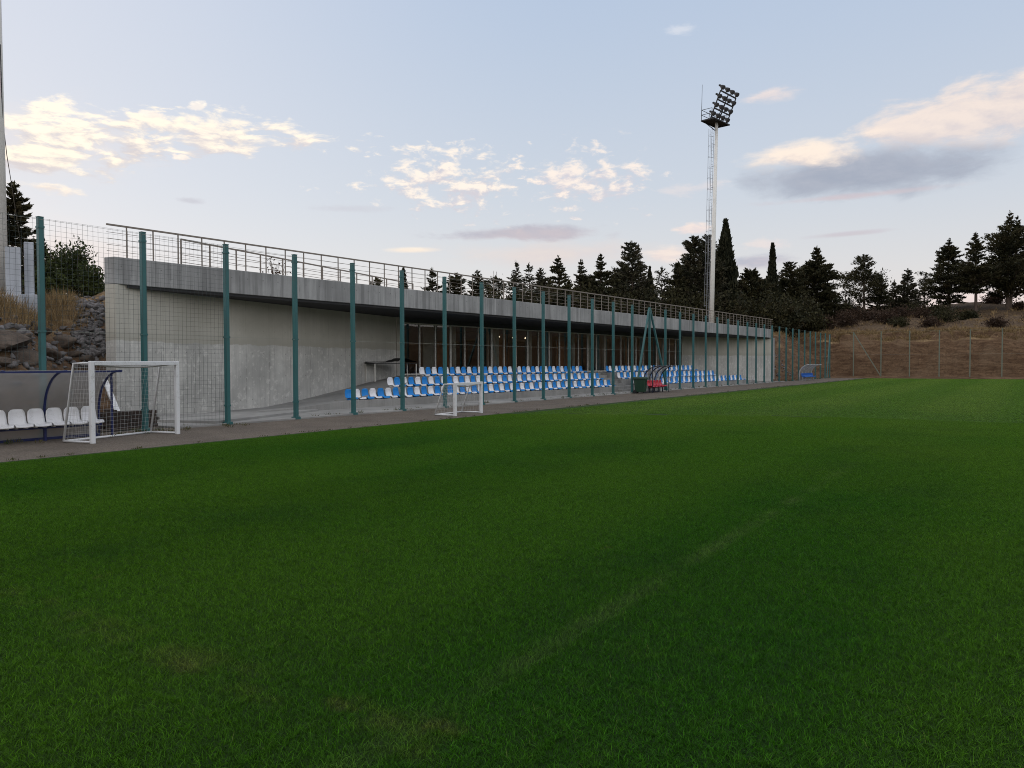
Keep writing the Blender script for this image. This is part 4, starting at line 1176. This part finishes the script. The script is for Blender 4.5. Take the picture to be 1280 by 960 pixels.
for px, yt, wp, d_, st_, lab in ((735, 346, 34, 96, 'fir', 'shorter dark fir filling the gap left of the large full conifer'), (770, 342, 36, 98, 'cedar', 'shorter dark conifer filling the gap left of the tall loose fir'),
        (803, 352, 30, 96, 'fir', 'low fir behind the small dark cypress'), (712, 350, 30, 92, 'cedar', 'low dark conifer behind the gap right of the broad round headed one'), (686, 348, 26, 92, 'fir', 'low fir between the layered pine and the broad round headed conifer'),
        (857, 338, 36, 104, 'cedar', 'dense dark conifer behind the gap left of the mast ladder'), (924, 352, 36, 110, 'cedar', 'low dark conifer right beside the tallest cypress'), (953, 350, 32, 112, 'fir', 'low fir just left of the slim cypress'),
        (975, 352, 30, 112, 'cedar', 'low dark conifer just right of the slim cypress'), (1002, 352, 34, 114, 'cedar', 'low dark conifer just left of the large wide spruce'), (894, 350, 30, 108, 'fir', 'low fir behind the foot of the floodlight mast'), (780, 330, 26, 100, 'fir', 'slim fir close behind the tall loose fir')):
    T(px, yt, wp, d_, st_, lab, 'needle', dens=1.3)
# dark undergrowth in front of the trunks
und = [(690, 372, 44, 80), (722, 368, 50, 82), (765, 366, 56, 84), (806, 372, 50, 86), (838, 372, 52, 90), (872, 374, 54, 92), (912, 372, 56, 94), (944, 374, 60, 96), (976, 380, 56, 98), (1000, 384, 44, 100), (655, 374, 44, 78), (618, 374, 40, 76), (985, 392, 34, 94), (1016, 398, 30, 98)]
wh = ['below the blunt conifer', 'below the narrow uneven conifer', 'between the full conifer and the loose fir', 'at the foot of the small cypress', 'below the pale sparse tree', 'at the foot of the mast ladder', 'at the foot of the tallest cypress', 'below the spreading fir', 'at the foot of the slim cypress', 'between the dark fir and the large spruce', 'below the wispy conifer', 'below the flat topped pine', 'just beyond the far end of the stand', 'below the large spruce']
for k, (px, yt, wp, d_) in enumerate(und):
    x, y = at(px, d_); z = ground_z(x, y)
    top = zat(px, yt - 12, d_)
    shrub(x, y, z - .1, wp / F * d_ * .62, max(1.2, top - z) * 0.95, 'dense dark green thicket ' + wh[k], 'scrub_green' if k % 3 else 'needle', 2600, 0.34, 100 + k, 'thicket', 'shrub', 'thickets behind the stand')
# scrub on the far hillside
scr = [(1030, 398, 32, 108, 'scrub', 'round reddish brown bush left on the far bank, below the spruce'), (1056, 390, 40, 110, 'scrub', 'brown dry bush below the short scrubby conifer'), (1083, 392, 46, 110, 'scrub', 'widest reddish brown bush below the umbrella pine'),
       (1110, 392, 36, 111, 'scrub_green', 'dull green bush below the low rounded conifer'), (1140, 386, 40, 114, 'scrub_green', 'dark green bush under the brownish layered fir'), (1168, 388, 34, 114, 'scrub_green', 'dark bush at the foot of the broad leftmost big conifer'),
       (1210, 398, 26, 107, 'scrub_green', 'small dark green bush on the bank below the bare trunk'), (1062, 378, 34, 122, 'scrub', 'brown bush on the skyline right of the spruce'), (1120, 376, 44, 124, 'scrub', 'brown bush on the skyline behind the low conifers'), (1240, 388, 30, 120, 'scrub', 'dry bush between the two bare trunks'), (1275, 392, 26, 112, 'scrub', 'dry bush at the right picture edge below the biggest tree')]
for k, (px, yt, wp, d_, mt, lab) in enumerate(scr):
    x, y = at(px, d_); z = ground_z(x, y); top = zat(px, yt, d_)
    shrub(x, y, z - .1, wp / F * d_ * .52, max(1.3, top - z), lab, mt, 2000, 0.26, 300 + k, 'shrub', 'shrub', 'bushes on the far bank')
low = [(1060, 407, 392, 40, 'scrub', 'wide brown bush just above the bank rim below the umbrella pine'), 
       (1104, 404, 387, 38, 'scrub', 'tall brown bush above the second post of the end fence'), (1122, 408, 398, 28, 'scrub_green', 'small dull bush on the rim between the second and third posts'), 
       (1162, 408, 399, 30, 'scrub', 'low reddish mound of scrub above the dark earth cut'), (1180, 403, 386, 44, 'scrub_green', 'broad dark bush in front of the broad leftmost big conifer'), 
       (1246, 408, 399, 30, 'scrub', 'low dry bush above the last visible post of the end fence'), 
       (1020, 410, 398, 26, 'scrub_green', 'dark low bush beside the wide spruce on the bank corner'), (1296, 405, 392, 36, 'scrub', 'dry bush just outside the right picture edge'), (1072, 396, 384, 34, 'scrub_green', 'dark bush at the foot of the umbrella pine'), (1050, 398, 384, 30, 'scrub', 'brown bush at the foot of the short scrubby conifer'),
       (1152, 398, 384, 34, 'scrub', 'brown bush beneath the thin pale tree'), (1124, 397, 384, 30, 'scrub', 'brown bush between the low rounded conifer and the layered fir')]
for k, (px, pb, yt, wp, mt, lab) in enumerate(low):
    x, y, z, d_ = hit(px, pb, 60.0, 200.0)
    shrub(x, y, z - .1, wp / F * d_ * .5, max(0.8, zat(px, yt, d_) - z), lab, mt, 1700, 0.22, 700 + k, 'shrub', 'shrub', 'bushes on the far bank')
# twin aerials
for k, (px, yt, lab) in enumerate(((617.6, 339, 'left one of two thin aerial poles behind the stand roof'), (621.0, 340, 'right one of two thin aerial poles behind the stand roof'))):
    x, y = at(px, 90); z = ground_z(x, y); zt = zat(px, yt, 90)
    o = MB().tube([(x, y, z - .1), (x, y, zt)], [0.05, 0.03], 6).build('aerial_pole', M['ladder']); tag(o, lab, 'pole')
# left bank trees
x, y = at(24, 48)
T(20, 232, 66, 44, 'fir', 'dark conifer behind the pale pole at the left edge', 'needle', dens=1.9, group='trees on the left bank')
x, y = at(52, 40); T(52, 300, 40, 42, 'cedar', 'dark conifer mostly hidden by the tall left fence post', 'needle', dens=1.8, group='trees on the left bank')
for k, (px, yt, wp, d_, n, lab) in enumerate(((92, 303, 60, 33, 5200, 'leafy green bush with a ragged top on the left bank'), (116, 330, 36, 32, 3000, 'lower leafy bush touching the end of the concrete wall'), (62, 330, 44, 30, 3600, 'leafy bush behind the tall left fence post'))):
    x, y = at(px, d_); z = ground_z(x, y)
    shrub(x, y, z - .1, wp / F * d_ * .55, zat(px, yt, d_) - z, lab, 'broadleaf', n, 0.13, 500 + k, 'shrub', 'shrub', 'leafy bushes on the left bank')
# small bare shrub behind the railing
x, y = at(346, 40); z = ground_z(x, y)
shrub(x, y, z, .8, zat(346, 322, 40) - z, 'bare twiggy shrub seen through the roof railing', 'scrub', 260, 0.12, 620, 'shrub', 'shrub')

# ------------------------------------------------------------------ dry grass
def dry_grass():
    r = np.random.default_rng(5)
    Ps = []; hs = []; ws = []
    def scatter(n, xf, nbl, h0, h1, w):
        X, Y = xf(n)
        Z = terrain_h(X, Y)
        ok = Z > 0.9
        X, Y, Z = X[ok], Y[ok], Z[ok]
        m_ = len(X)
        X = np.repeat(X, nbl) + r.normal(0, .12, m_ * nbl); Y = np.repeat(Y, nbl) + r.normal(0, .12, m_ * nbl)
        Z = terrain_h(X, Y)
        Ps.append(np.stack([X, Y, Z - .03], -1)); hs.append(np.repeat(r.uniform(h0, h1, m_), nbl) * r.uniform(.6, 1.2, m_ * nbl)); ws.append(np.full(m_ * nbl, w))
    scatter(2600, lambda n: (r.uniform(-28.5, -20.2, n), r.uniform(1.5, 13.5, n)), 26, .3, .75, .011)
    def keep(X, Y):
        Z = terrain_h(X, Y); q = Z > 2.6 + fbm(X * .5, Y * .5, 3) * 1.5; return X[q], Y[q]
    P0, h0_, w0 = Ps[0], hs[0], ws[0]
    pxs = 640 + F * (P0[:, 0] * CA + P0[:, 1] * SA) / (-P0[:, 0] * SA + P0[:, 1] * CA)
    q = (P0[:, 2] > 2.55 + fbm(P0[:, 0] * .6, P0[:, 1] * .6, 3) * 1.3) & (pxs < 98 + r.normal(0, 8, len(pxs)))
    Ps[0], hs[0], ws[0] = P0[q], h0_[q], w0[q]
    scatter(2600, lambda n: (r.uniform(-30, 45, n), r.uniform(100.2, 102.6, n)), 14, .25, .6, .04)
    scatter(700, lambda n: (r.uniform(-45, 45, n), r.uniform(106, 135, n)), 12, .3, .7, .05)
    scatter(900, lambda n: (r.uniform(-32, -23.5, n), r.uniform(76, 97, n)), 12, .25, .6, .035)
    P = np.concatenate(Ps); h = np.concatenate(hs); w = np.concatenate(ws); n = len(P)
    D = np.stack([r.normal(0, .35, n), r.normal(0, .35, n), np.ones(n)], -1); D /= np.linalg.norm(D, axis=1, keepdims=True)
    v, f = cards(P + D * (h * .5)[:, None], D, h, w, r)
    me = np_mesh('dry_grass', v, f, M['straw'])
    A = me.attributes.new('tint', 'FLOAT', 'POINT'); A.data.foreach_set('value', np.repeat(r.random(n), 4).astype(np.float32))
    tag(link(bpy.data.objects.new('dry_grass', me)), 'dry straw coloured grass on the banks and hillside', 'dry grass', kind='stuff')
dry_grass()

def weeds():
    r = np.random.default_rng(15)
    n = 230
    Y = np.concatenate([r.uniform(3, 95, n), r.uniform(4, 14, 60), r.uniform(4, 95, 120)])
    X = np.concatenate([-19.05 + r.normal(0, .1, n), r.uniform(-19.4, -17.9, 60), -15.05 - np.abs(r.normal(0, .08, 120))])
    k = 16
    hh = np.repeat(np.concatenate([r.uniform(.05, .2, n), r.uniform(.05, .16, 60), r.uniform(.03, .07, 120)]), k) * r.uniform(.5, 1.1, len(X) * k)
    X = np.repeat(X, k) + r.normal(0, .05, len(X) * k); Y = np.repeat(Y, k) + r.normal(0, .05, len(Y) * k)
    D = np.stack([r.normal(0, .5, len(X)), r.normal(0, .5, len(X)), np.ones(len(X))], -1); D /= np.linalg.norm(D, axis=1, keepdims=True)
    P = np.stack([X, Y, 0 * X + .0], -1)
    v, f = cards(P + D * (hh * .5)[:, None], D, hh, np.full(len(X), .014), r)
    me = np_mesh('weeds', v, f, M['weed'])
    A = me.attributes.new('tint', 'FLOAT', 'POINT'); A.data.foreach_set('value', np.repeat(r.random(len(X)), 4).astype(np.float32))
    tag(link(bpy.data.objects.new('weeds', me)), 'sparse low weeds along the foot of the fence and the gravel edge', 'weeds', kind='stuff')
weeds()

# ------------------------------------------------------------------ stones
import bmesh
def rock_arrays(r, sub):
    bm = bmesh.new(); bmesh.ops.create_icosphere(bm, subdivisions=sub, radius=1.0)
    v = np.array([q.co[:] for q in bm.verts]); f = np.array([[q.index for q in p.verts] for p in bm.faces]); bm.free()
    return v, f
RV, RF = rock_arrays(None, 2); RV3, RF3 = rock_arrays(None, 3)
def rock_shape(r, V, cuts=7):
    v = V.copy()
    for _ in range(cuts):
        nrm = r.normal(size=3); nrm /= np.linalg.norm(nrm); dd = r.uniform(.38, .8)
        s = v @ nrm - dd; v -= np.where(s > 0, s, 0)[:, None] * nrm[None, :]
    return v
def rubble():
    r = np.random.default_rng(21); VV = []; FF = []; b = 0
    shapes = [rock_shape(r, RV, 16) for _ in range(14)]
    spots = []
    for _ in range(620):
        py = r.uniform(372, 450); lim = 100 - (py - 372) * 0.05 + r.normal(0, 7)
        px = r.uniform(78, 131)
        if px < lim: continue
        X, Y, Z, d_ = hit(px, py, 17.0, 40.0)
        spots.append((X, Y, r.uniform(.05, .17) * (1.35 if r.random() < .12 else 1)))
    for _ in range(170):
        X, Y, Z, d_ = hit(r.uniform(-20, 130), r.uniform(408, 462), 15.0, 40.0)
        spots.append((X, Y, r.uniform(.05, .22)))
    for _ in range(260):
        spots.append((r.uniform(-24.5, -19.9), r.uniform(75.6, 84), r.uniform(.05, .22)))
    for _ in range(160):
        spots.append((r.uniform(-23.5, -19.9), r.uniform(4, 11), r.uniform(.05, .2)))
    for X, Y, s in spots:
        v = shapes[r.integers(14)] * np.array([1, r.uniform(.5, 1), r.uniform(.35, .8)]) * s * r.choice([0.7, 1.0, 1.25])
        tx_ = r.normal(0, .7); ct_, st_ = math.cos(tx_), math.sin(tx_); v = np.stack([v[:, 0], v[:, 1] * ct_ - v[:, 2] * st_, v[:, 1] * st_ + v[:, 2] * ct_], -1)
        a = r.uniform(0, 6.28); c_, s_ = math.cos(a), math.sin(a)
        v = np.stack([v[:, 0] * c_ - v[:, 1] * s_, v[:, 0] * s_ + v[:, 1] * c_, v[:, 2]], -1)
        z = max(0.0, float(terrain_h(X, Y)))
        VV.append(v + np.array([X, Y, z + s * .25])); FF.append(RF + b); b += len(RV)
    me = np_mesh('rubble', np.concatenate(VV), np.concatenate(FF), M['rubble'])
    tag(link(bpy.data.objects.new('rubble', me)), 'loose grey broken stone heaped beside the end of the concrete wall', 'rubble', kind='stuff')
rubble()
rb = np.random.default_rng(33)
bl = [(8, 438, 20.6, 1.15, 'long flat brown rock at the left picture edge above the dugout'), (34, 452, 19.9, .8, 'brown slab of rock just above the dugout roof near the left edge'),
      (28, 430, 21.2, .55, 'small tilted pointed rock among the flat slabs on the left bank'), (62, 446, 20.4, .7, 'brown boulder right of the tall left fence post'),
      (80, 430, 21.4, .85, 'large rounded boulder in the middle of the left bank'), (96, 446, 21.0, .6, 'boulder at the foot of the grey rubble'),
      (48, 418, 21.8, .7, 'half buried boulder below the dry grass, left of the tall post'), (110, 452, 21.2, .5, 'small boulder near the bottom corner of the concrete wall'),
      (14, 458, 19.6, .6, 'low brown stone touching the dugout roof line at the left'), (1052, 414, 99.5, .33, 'small dark stone on the rim of the far bank')]
for k, (px, py, d_, s, lab) in enumerate(bl):
    x, y, z, d_ = hit(px, py, 15.0 if px < 200 else 60.0)
    v = rock_shape(rb, RV3, 9)
    sc_ = np.array([rb.uniform(.9, 1.2), rb.uniform(.6, .9), rb.uniform(.35, .6)]) * s * 0.56
    v = v * sc_; a = YAW + rb.normal(0, .4); c_, s_ = math.cos(a), math.sin(a)
    v = np.stack([v[:, 0] * c_ - v[:, 1] * s_, v[:, 0] * s_ + v[:, 1] * c_, v[:, 2]], -1)
    o = link(bpy.data.objects.new('boulder', np_mesh('boulder', v, RF3, M['boulder'])))
    o.location = (x, y, z + s * 0.1); o.rotation_euler = (rb.normal(0, .2), rb.normal(0, .2), 0)
    tag(o, lab, 'boulder', 'boulders on the left bank' if px < 200 else None)

# ------------------------------------------------------------------ world
world = bpy.data.worlds.new('World'); scene.world = world; world.use_nodes = True
nt = world.node_tree
for x in list(nt.nodes): nt.nodes.remove(x)
g = G(nt)
wo = g.n('ShaderNodeOutputWorld')
SUN_EL = 3.0
sun_dir = Vector((-1.0, 0.10, 0)).normalized()
sky = g.n('ShaderNodeTexSky', sky_type='NISHITA', sun_disc=False)
sky.sun_elevation = R(SUN_EL)
sky.sun_rotation = math.atan2(sun_dir.x, sun_dir.y)
sky.air_density = 1.0; sky.dust_density = 0.6; sky.ozone_density = 1.2
gen = g.n('ShaderNodeTexCoord').outputs['Generated']
dx, dy, dz = g.sep(gen)
# azimuth (degrees right of the view axis) and elevation (degrees)
fw = g.math('ADD', g.math('MULTIPLY', dx, -SA), g.math('MULTIPLY', dy, CA))
sd = g.math('ADD', g.math('MULTIPLY', dx, CA), g.math('MULTIPLY', dy, SA))
U = g.math('MULTIPLY', g.math('ARCTAN2', sd, fw), 57.29578)
Vv = g.math('MULTIPLY', g.math('ARCSINE', dz), 57.29578)
# pale evening veil over the clear sky
veil = g.mix(g.smooth(Vv, -2, 32), (0.635, 0.65, 0.68), (0.415, 0.51, 0.67))
veil = g.mix(g.math('MULTIPLY', g.smooth(Vv, 13, -1), 0.55), veil, (0.80, 0.68, 0.62))
lf = g.smooth(U, 6, -40)
veil = g.mix(g.math('MULTIPLY', lf, 0.6), veil, (0.72, 0.72, 0.78))
skc = g.mix(1.0, sky.outputs[0], (0.12, 0.12, 0.12), 'MULTIPLY')
col = g.mix(0.82, skc, veil)
def ae(px, py):
    az = math.atan((px - 640) / F)
    el = math.atan((455.5 - 0.003 * (px - 640) - py) / F * math.cos(az))
    return math.degrees(az), math.degrees(el)
FIELDS = []
for fs, fa, fdet, fseed in ((0.80, 2.0, 5, 2.0), (0.60, 2.1, 7, 17.3), (0.36, 3.0, 8, 7.0), (0.25, 2.6, 7, 27.0)):
    q0 = g.vec(U, g.math('MULTIPLY', Vv, fa), fseed)
    q1 = g.vec(g.math('ADD', U, 0.5), g.math('MULTIPLY_ADD', Vv, fa, 0.9), fseed)
    f0 = g.noise(q0, fs, fdet, 0.6, 0.25); f1 = g.noise(q1, fs, fdet, 0.6, 0.25)
    FIELDS.append((fs, f0, g.math('MULTIPLY', g.math('SUBTRACT', f0, f1), 3.0)))
def cloud(col, px, py, rxp, ryp, top, bot, op=1.0, sc=0.35, amp=1.3, soft=(0.25, 0.75), seed=0.0, tilt=0.0, asp=2.2, shade=(-0.5, 0.6), det=6):
    cu, cv = ae(px, py); ru = rxp * 0.0573 * math.cos(math.radians(cu)) ** 2; rv = ryp * 0.0573 * math.cos(math.radians(cu))
    du = g.math('SUBTRACT', U, cu)
    dv = g.math('SUBTRACT', g.math('SUBTRACT', Vv, cv), g.math('MULTIPLY', du, tilt))
    a = g.math('DIVIDE', du, ru); b = g.math('DIVIDE', dv, rv)
    rr = g.math('SQRT', g.math('ADD', g.math('MULTIPLY', a, a), g.math('MULTIPLY', b, b)))
    _, n_, dn = min(FIELDS, key=lambda q: abs(math.log(q[0] / sc)))
    m_ = g.math('ADD', g.math('SUBTRACT', 1.0, rr), g.math('MULTIPLY', g.math('SUBTRACT', n_, 0.5), amp * 2))
    m_ = g.smooth(m_, soft[0], soft[1])
    lit = g.math('ADD', g.math('ADD', g.math('MULTIPLY', b, 0.45), dn), g.math('MULTIPLY', a, -0.15))
    top = tuple(q * 0.80 for q in top); bot = tuple(q * 0.80 for q in bot)
    cc = g.mix(g.smooth(lit, shade[0], shade[1]), bot, top)
    mo = g.math('MULTIPLY', m_, op)
    x = g.n('ShaderNodeMix', data_type='VECTOR', factor_mode='UNIFORM')
    g.put(x.inputs[0], mo); g.nt.links.new(col, x.inputs[4]); g.nt.links.new(cc, x.inputs[5])
    return x.outputs[1]
CR = (1.02, 0.93, 0.80); PE = (0.86, 0.74, 0.68); LV = (0.40, 0.41, 0.50); GP = (0.62, 0.58, 0.61)
# low warm banks first
col = cloud(col, 690, 318, 190, 24, (0.84, 0.70, 0.63), (0.78, 0.65, 0.62), 0.55, 0.2, 0.6, (0.1, 1.0), 3.0, 0, 5)
col = cloud(col, 1190, 378, 200, 26, (0.92, 0.74, 0.68), (0.82, 0.66, 0.64), 0.7, 0.2, 0.4, (0.05, 0.9), 31.0, 0, 5)
col = cloud(col, 100, 330, 180, 70, (0.90, 0.79, 0.74), (0.84, 0.72, 0.68), 0.6, 0.2, 0.6, (0.1, 1.0), 5.0, 0, 4)
# left bright streaks
GL = (0.92, 0.84, 0.79)
col = cloud(col, 70, 185, 190, 70, (0.84, 0.78, 0.77), (0.78, 0.74, 0.76), 0.55, 0.25, 0.8, (0.05, 0.9), 6.0, 0.10, 2.4)
col = cloud(col, 110, 172, 165, 42, (1.15, 1.02, 0.84), (0.70, 0.65, 0.66), 1.0, 0.34, 1.9, (0.08, 0.80), 7.0, 0.10, 2.8, (-0.45, 0.35), 8)
col = cloud(col, 60, 200, 130, 26, (1.12, 1.0, 0.82), (0.72, 0.66, 0.66), 0.9, 0.40, 1.7, (0.12, 0.85), 9.0, 0.02, 3.0, (-0.45, 0.35), 8)
col = cloud(col, 275, 172, 185, 30, (1.10, 0.98, 0.82), (0.72, 0.67, 0.68), 0.95, 0.36, 1.9, (0.12, 0.88), 11.5, 0.02, 3.4, (-0.45, 0.35), 8)
col = cloud(col, 250, 136, 20, 9, (1.1, 1.0, 0.88), (0.95, 0.88, 0.82), 0.9, 0.9, 0.9, (0.2, 0.6), 13.0, 0.05, 2.0)
col = cloud(col, 228, 198, 20, 6, (1.1, 0.98, 0.85), (0.95, 0.85, 0.78), 0.9, 0.9, 0.9, (0.2, 0.6), 14.0, 0.0, 2.0)
col = cloud(col, 195, 147, 26, 8, (1.1, 0.98, 0.85), (0.95, 0.85, 0.78), 0.8, 0.9, 1.1, (0.25, 0.7), 14.6, 0.0, 2.0)
col = cloud(col, 62, 236, 70, 12, (1.12, 0.98, 0.80), (0.86, 0.76, 0.70), 0.85, 0.45, 1.3, (0.25, 0.85), 15.0, 0.0, 3.4)
# puffy middle groups
col = cloud(col, 565, 228, 150, 52, (1.03, 0.92, 0.81), (0.66, 0.63, 0.68), 0.95, 0.62, 2.0, (0.30, 1.1), 17.3, -0.02, 2.1, (-0.4, 0.4), 7)
col = cloud(col, 725, 228, 125, 50, (1.0, 0.88, 0.79), (0.68, 0.64, 0.69), 0.9, 0.62, 2.0, (0.30, 1.15), 19.1, -0.05, 2.1, (-0.4, 0.4), 7)
col = cloud(col, 240, 252, 24, 6, (0.60, 0.60, 0.66), (0.56, 0.55, 0.61), 0.6, 0.6, 0.8, (0.1, 0.8), 21.0, 0, 2.4)
# flat lavender lens with warm belly
col = cloud(col, 655, 293, 140, 14, (0.50, 0.49, 0.56), (0.58, 0.52, 0.56), 0.9, 0.28, 0.9, (0.15, 0.75), 23.0, 0.0, 4.5)
col = cloud(col, 515, 313, 46, 5, (1.0, 0.88, 0.74), (0.95, 0.82, 0.70), 0.9, 0.4, 0.4, (0.05, 0.8), 24.0, 0.02, 4)
col = cloud(col, 435, 262, 70, 7, (0.60, 0.60, 0.66), (0.60, 0.59, 0.65), 0.45, 0.35, 0.8, (0.1, 0.9), 25.0, 0.02, 4)
# big right cloud
col = cloud(col, 1235, 140, 225, 54, (0.90, 0.78, 0.71), (0.64, 0.60, 0.64), 0.97, 0.24, 0.75, (0.12, 0.60), 27.0, 0.06, 2.4, (-1.0, 0.5), 8)
col = cloud(col, 1080, 217, 255, 46, (0.44, 0.47, 0.55), (0.37, 0.41, 0.50), 0.97, 0.24, 0.5, (0.20, 0.72), 29.0, 0.0, 2.8, (-0.6, 0.8), 7)
col = cloud(col, 1010, 194, 115, 27, (1.0, 0.86, 0.74), (0.62, 0.55, 0.58), 0.97, 0.28, 0.8, (0.20, 0.85), 30.0, 0.05, 2.6, (-1.1, 0.2), 7)
col = cloud(col, 1070, 246, 175, 6, (0.60, 0.53, 0.58), (0.64, 0.55, 0.58), 0.75, 0.3, 0.6, (0.1, 0.9), 33.0, 0.015, 4)
col = cloud(col, 960, 122, 52, 14, (0.88, 0.76, 0.72), (0.78, 0.70, 0.70), 0.8, 0.45, 1.0, (0.15, 0.9), 35.0, 0.0, 2.6)
col = cloud(col, 868, 287, 44, 10, (0.96, 0.80, 0.72), (0.84, 0.72, 0.70), 0.8, 0.55, 1.1, (0.2, 0.85), 37.0, 0.0, 2.6)
col = cloud(col, 1060, 293, 75, 5, (0.60, 0.56, 0.62), (0.60, 0.56, 0.60), 0.8, 0.3, 0.3, (0.05, 0.8), 39.0, 0.03, 4)
col = cloud(col, 940, 327, 70, 14, (0.45, 0.47, 0.56), (0.55, 0.51, 0.57), 0.85, 0.3, 0.6, (0.1, 0.8), 41.0, 0.0, 3)
col = cloud(col, 835, 318, 58, 16, (0.98, 0.82, 0.72), (0.84, 0.71, 0.67), 0.75, 0.35, 0.8, (0.15, 0.85), 43.0, 0.12, 3)
col = cloud(col, 960, 306, 46, 12, (0.92, 0.78, 0.72), (0.84, 0.73, 0.71), 0.5, 0.5, 1.1, (0.2, 0.95), 45.0, 0.0, 2.6)
col = cloud(col, 850, 42, 34, 10, (0.72, 0.75, 0.82), (0.68, 0.72, 0.80), 0.7, 0.45, 1.3, (0.2, 1.0), 47.0, 0.05, 2.6)
col = cloud(col, 860, 238, 70, 14, (0.80, 0.74, 0.74), (0.72, 0.69, 0.72), 0.6, 0.4, 1.5, (0.3, 1.0), 49.0, 0.05, 3)
# overhead and behind the camera: bright unseen cloud sheet added as fill light
bk_ = g.smooth(fw, 0.25, -0.35)
hi = g.smooth(Vv, 38, 66)
fac = g.math('MAXIMUM', bk_, hi)
nb_ = g.noise(gen, 2.2, 5)
sheet = g.mix(g.smooth(nb_, 0.35, 0.65), (0.63, 0.66, 0.74), (0.92, 0.90, 0.90))
col = g.mix(fac, col, sheet)
bg = g.n('ShaderNodeBackground'); g.put(bg.inputs[0], col); bg.inputs[1].default_value = 1.0
nt.links.new(bg.outputs[0], wo.inputs[0])
world.cycles.sampling_method = 'MANUAL'; world.cycles.sample_map_resolution = 1024

sl = bpy.data.lights.new('sun', 'SUN'); sl.energy = 0.5; sl.angle = R(12); sl.color = (1.0, 0.86, 0.68)
so = link(bpy.data.objects.new('sun', sl)); so.location = (-40, 0, 40)
so.rotation_euler = Vector((sun_dir.x * math.cos(R(SUN_EL)), sun_dir.y * math.cos(R(SUN_EL)), math.sin(R(SUN_EL)))).to_track_quat('Z', 'Y').to_euler()

# ------------------------------------------------------------------ render settings
vs = scene.view_settings
vs.view_transform = 'Standard'; vs.look = 'None'; vs.exposure = 0.36; vs.gamma = 1.0; vs.use_curve_mapping = False
scene.render.engine = 'CYCLES'
cy_ = scene.cycles
cy_.max_bounces = 7; cy_.diffuse_bounces = 3; cy_.glossy_bounces = 3; cy_.transparent_max_bounces = 16; cy_.transmission_bounces = 4
cy_.use_adaptive_sampling = True; cy_.adaptive_threshold = 0.006
cy_.use_denoising = True
cy_.denoising_prefilter = 'NONE'
try: cy_.denoiser = 'OPENIMAGEDENOISE'
except Exception: pass
cy_.sample_clamp_indirect = 4.0
cy_.filter_width = 1.0
scene.render.film_transparent = False
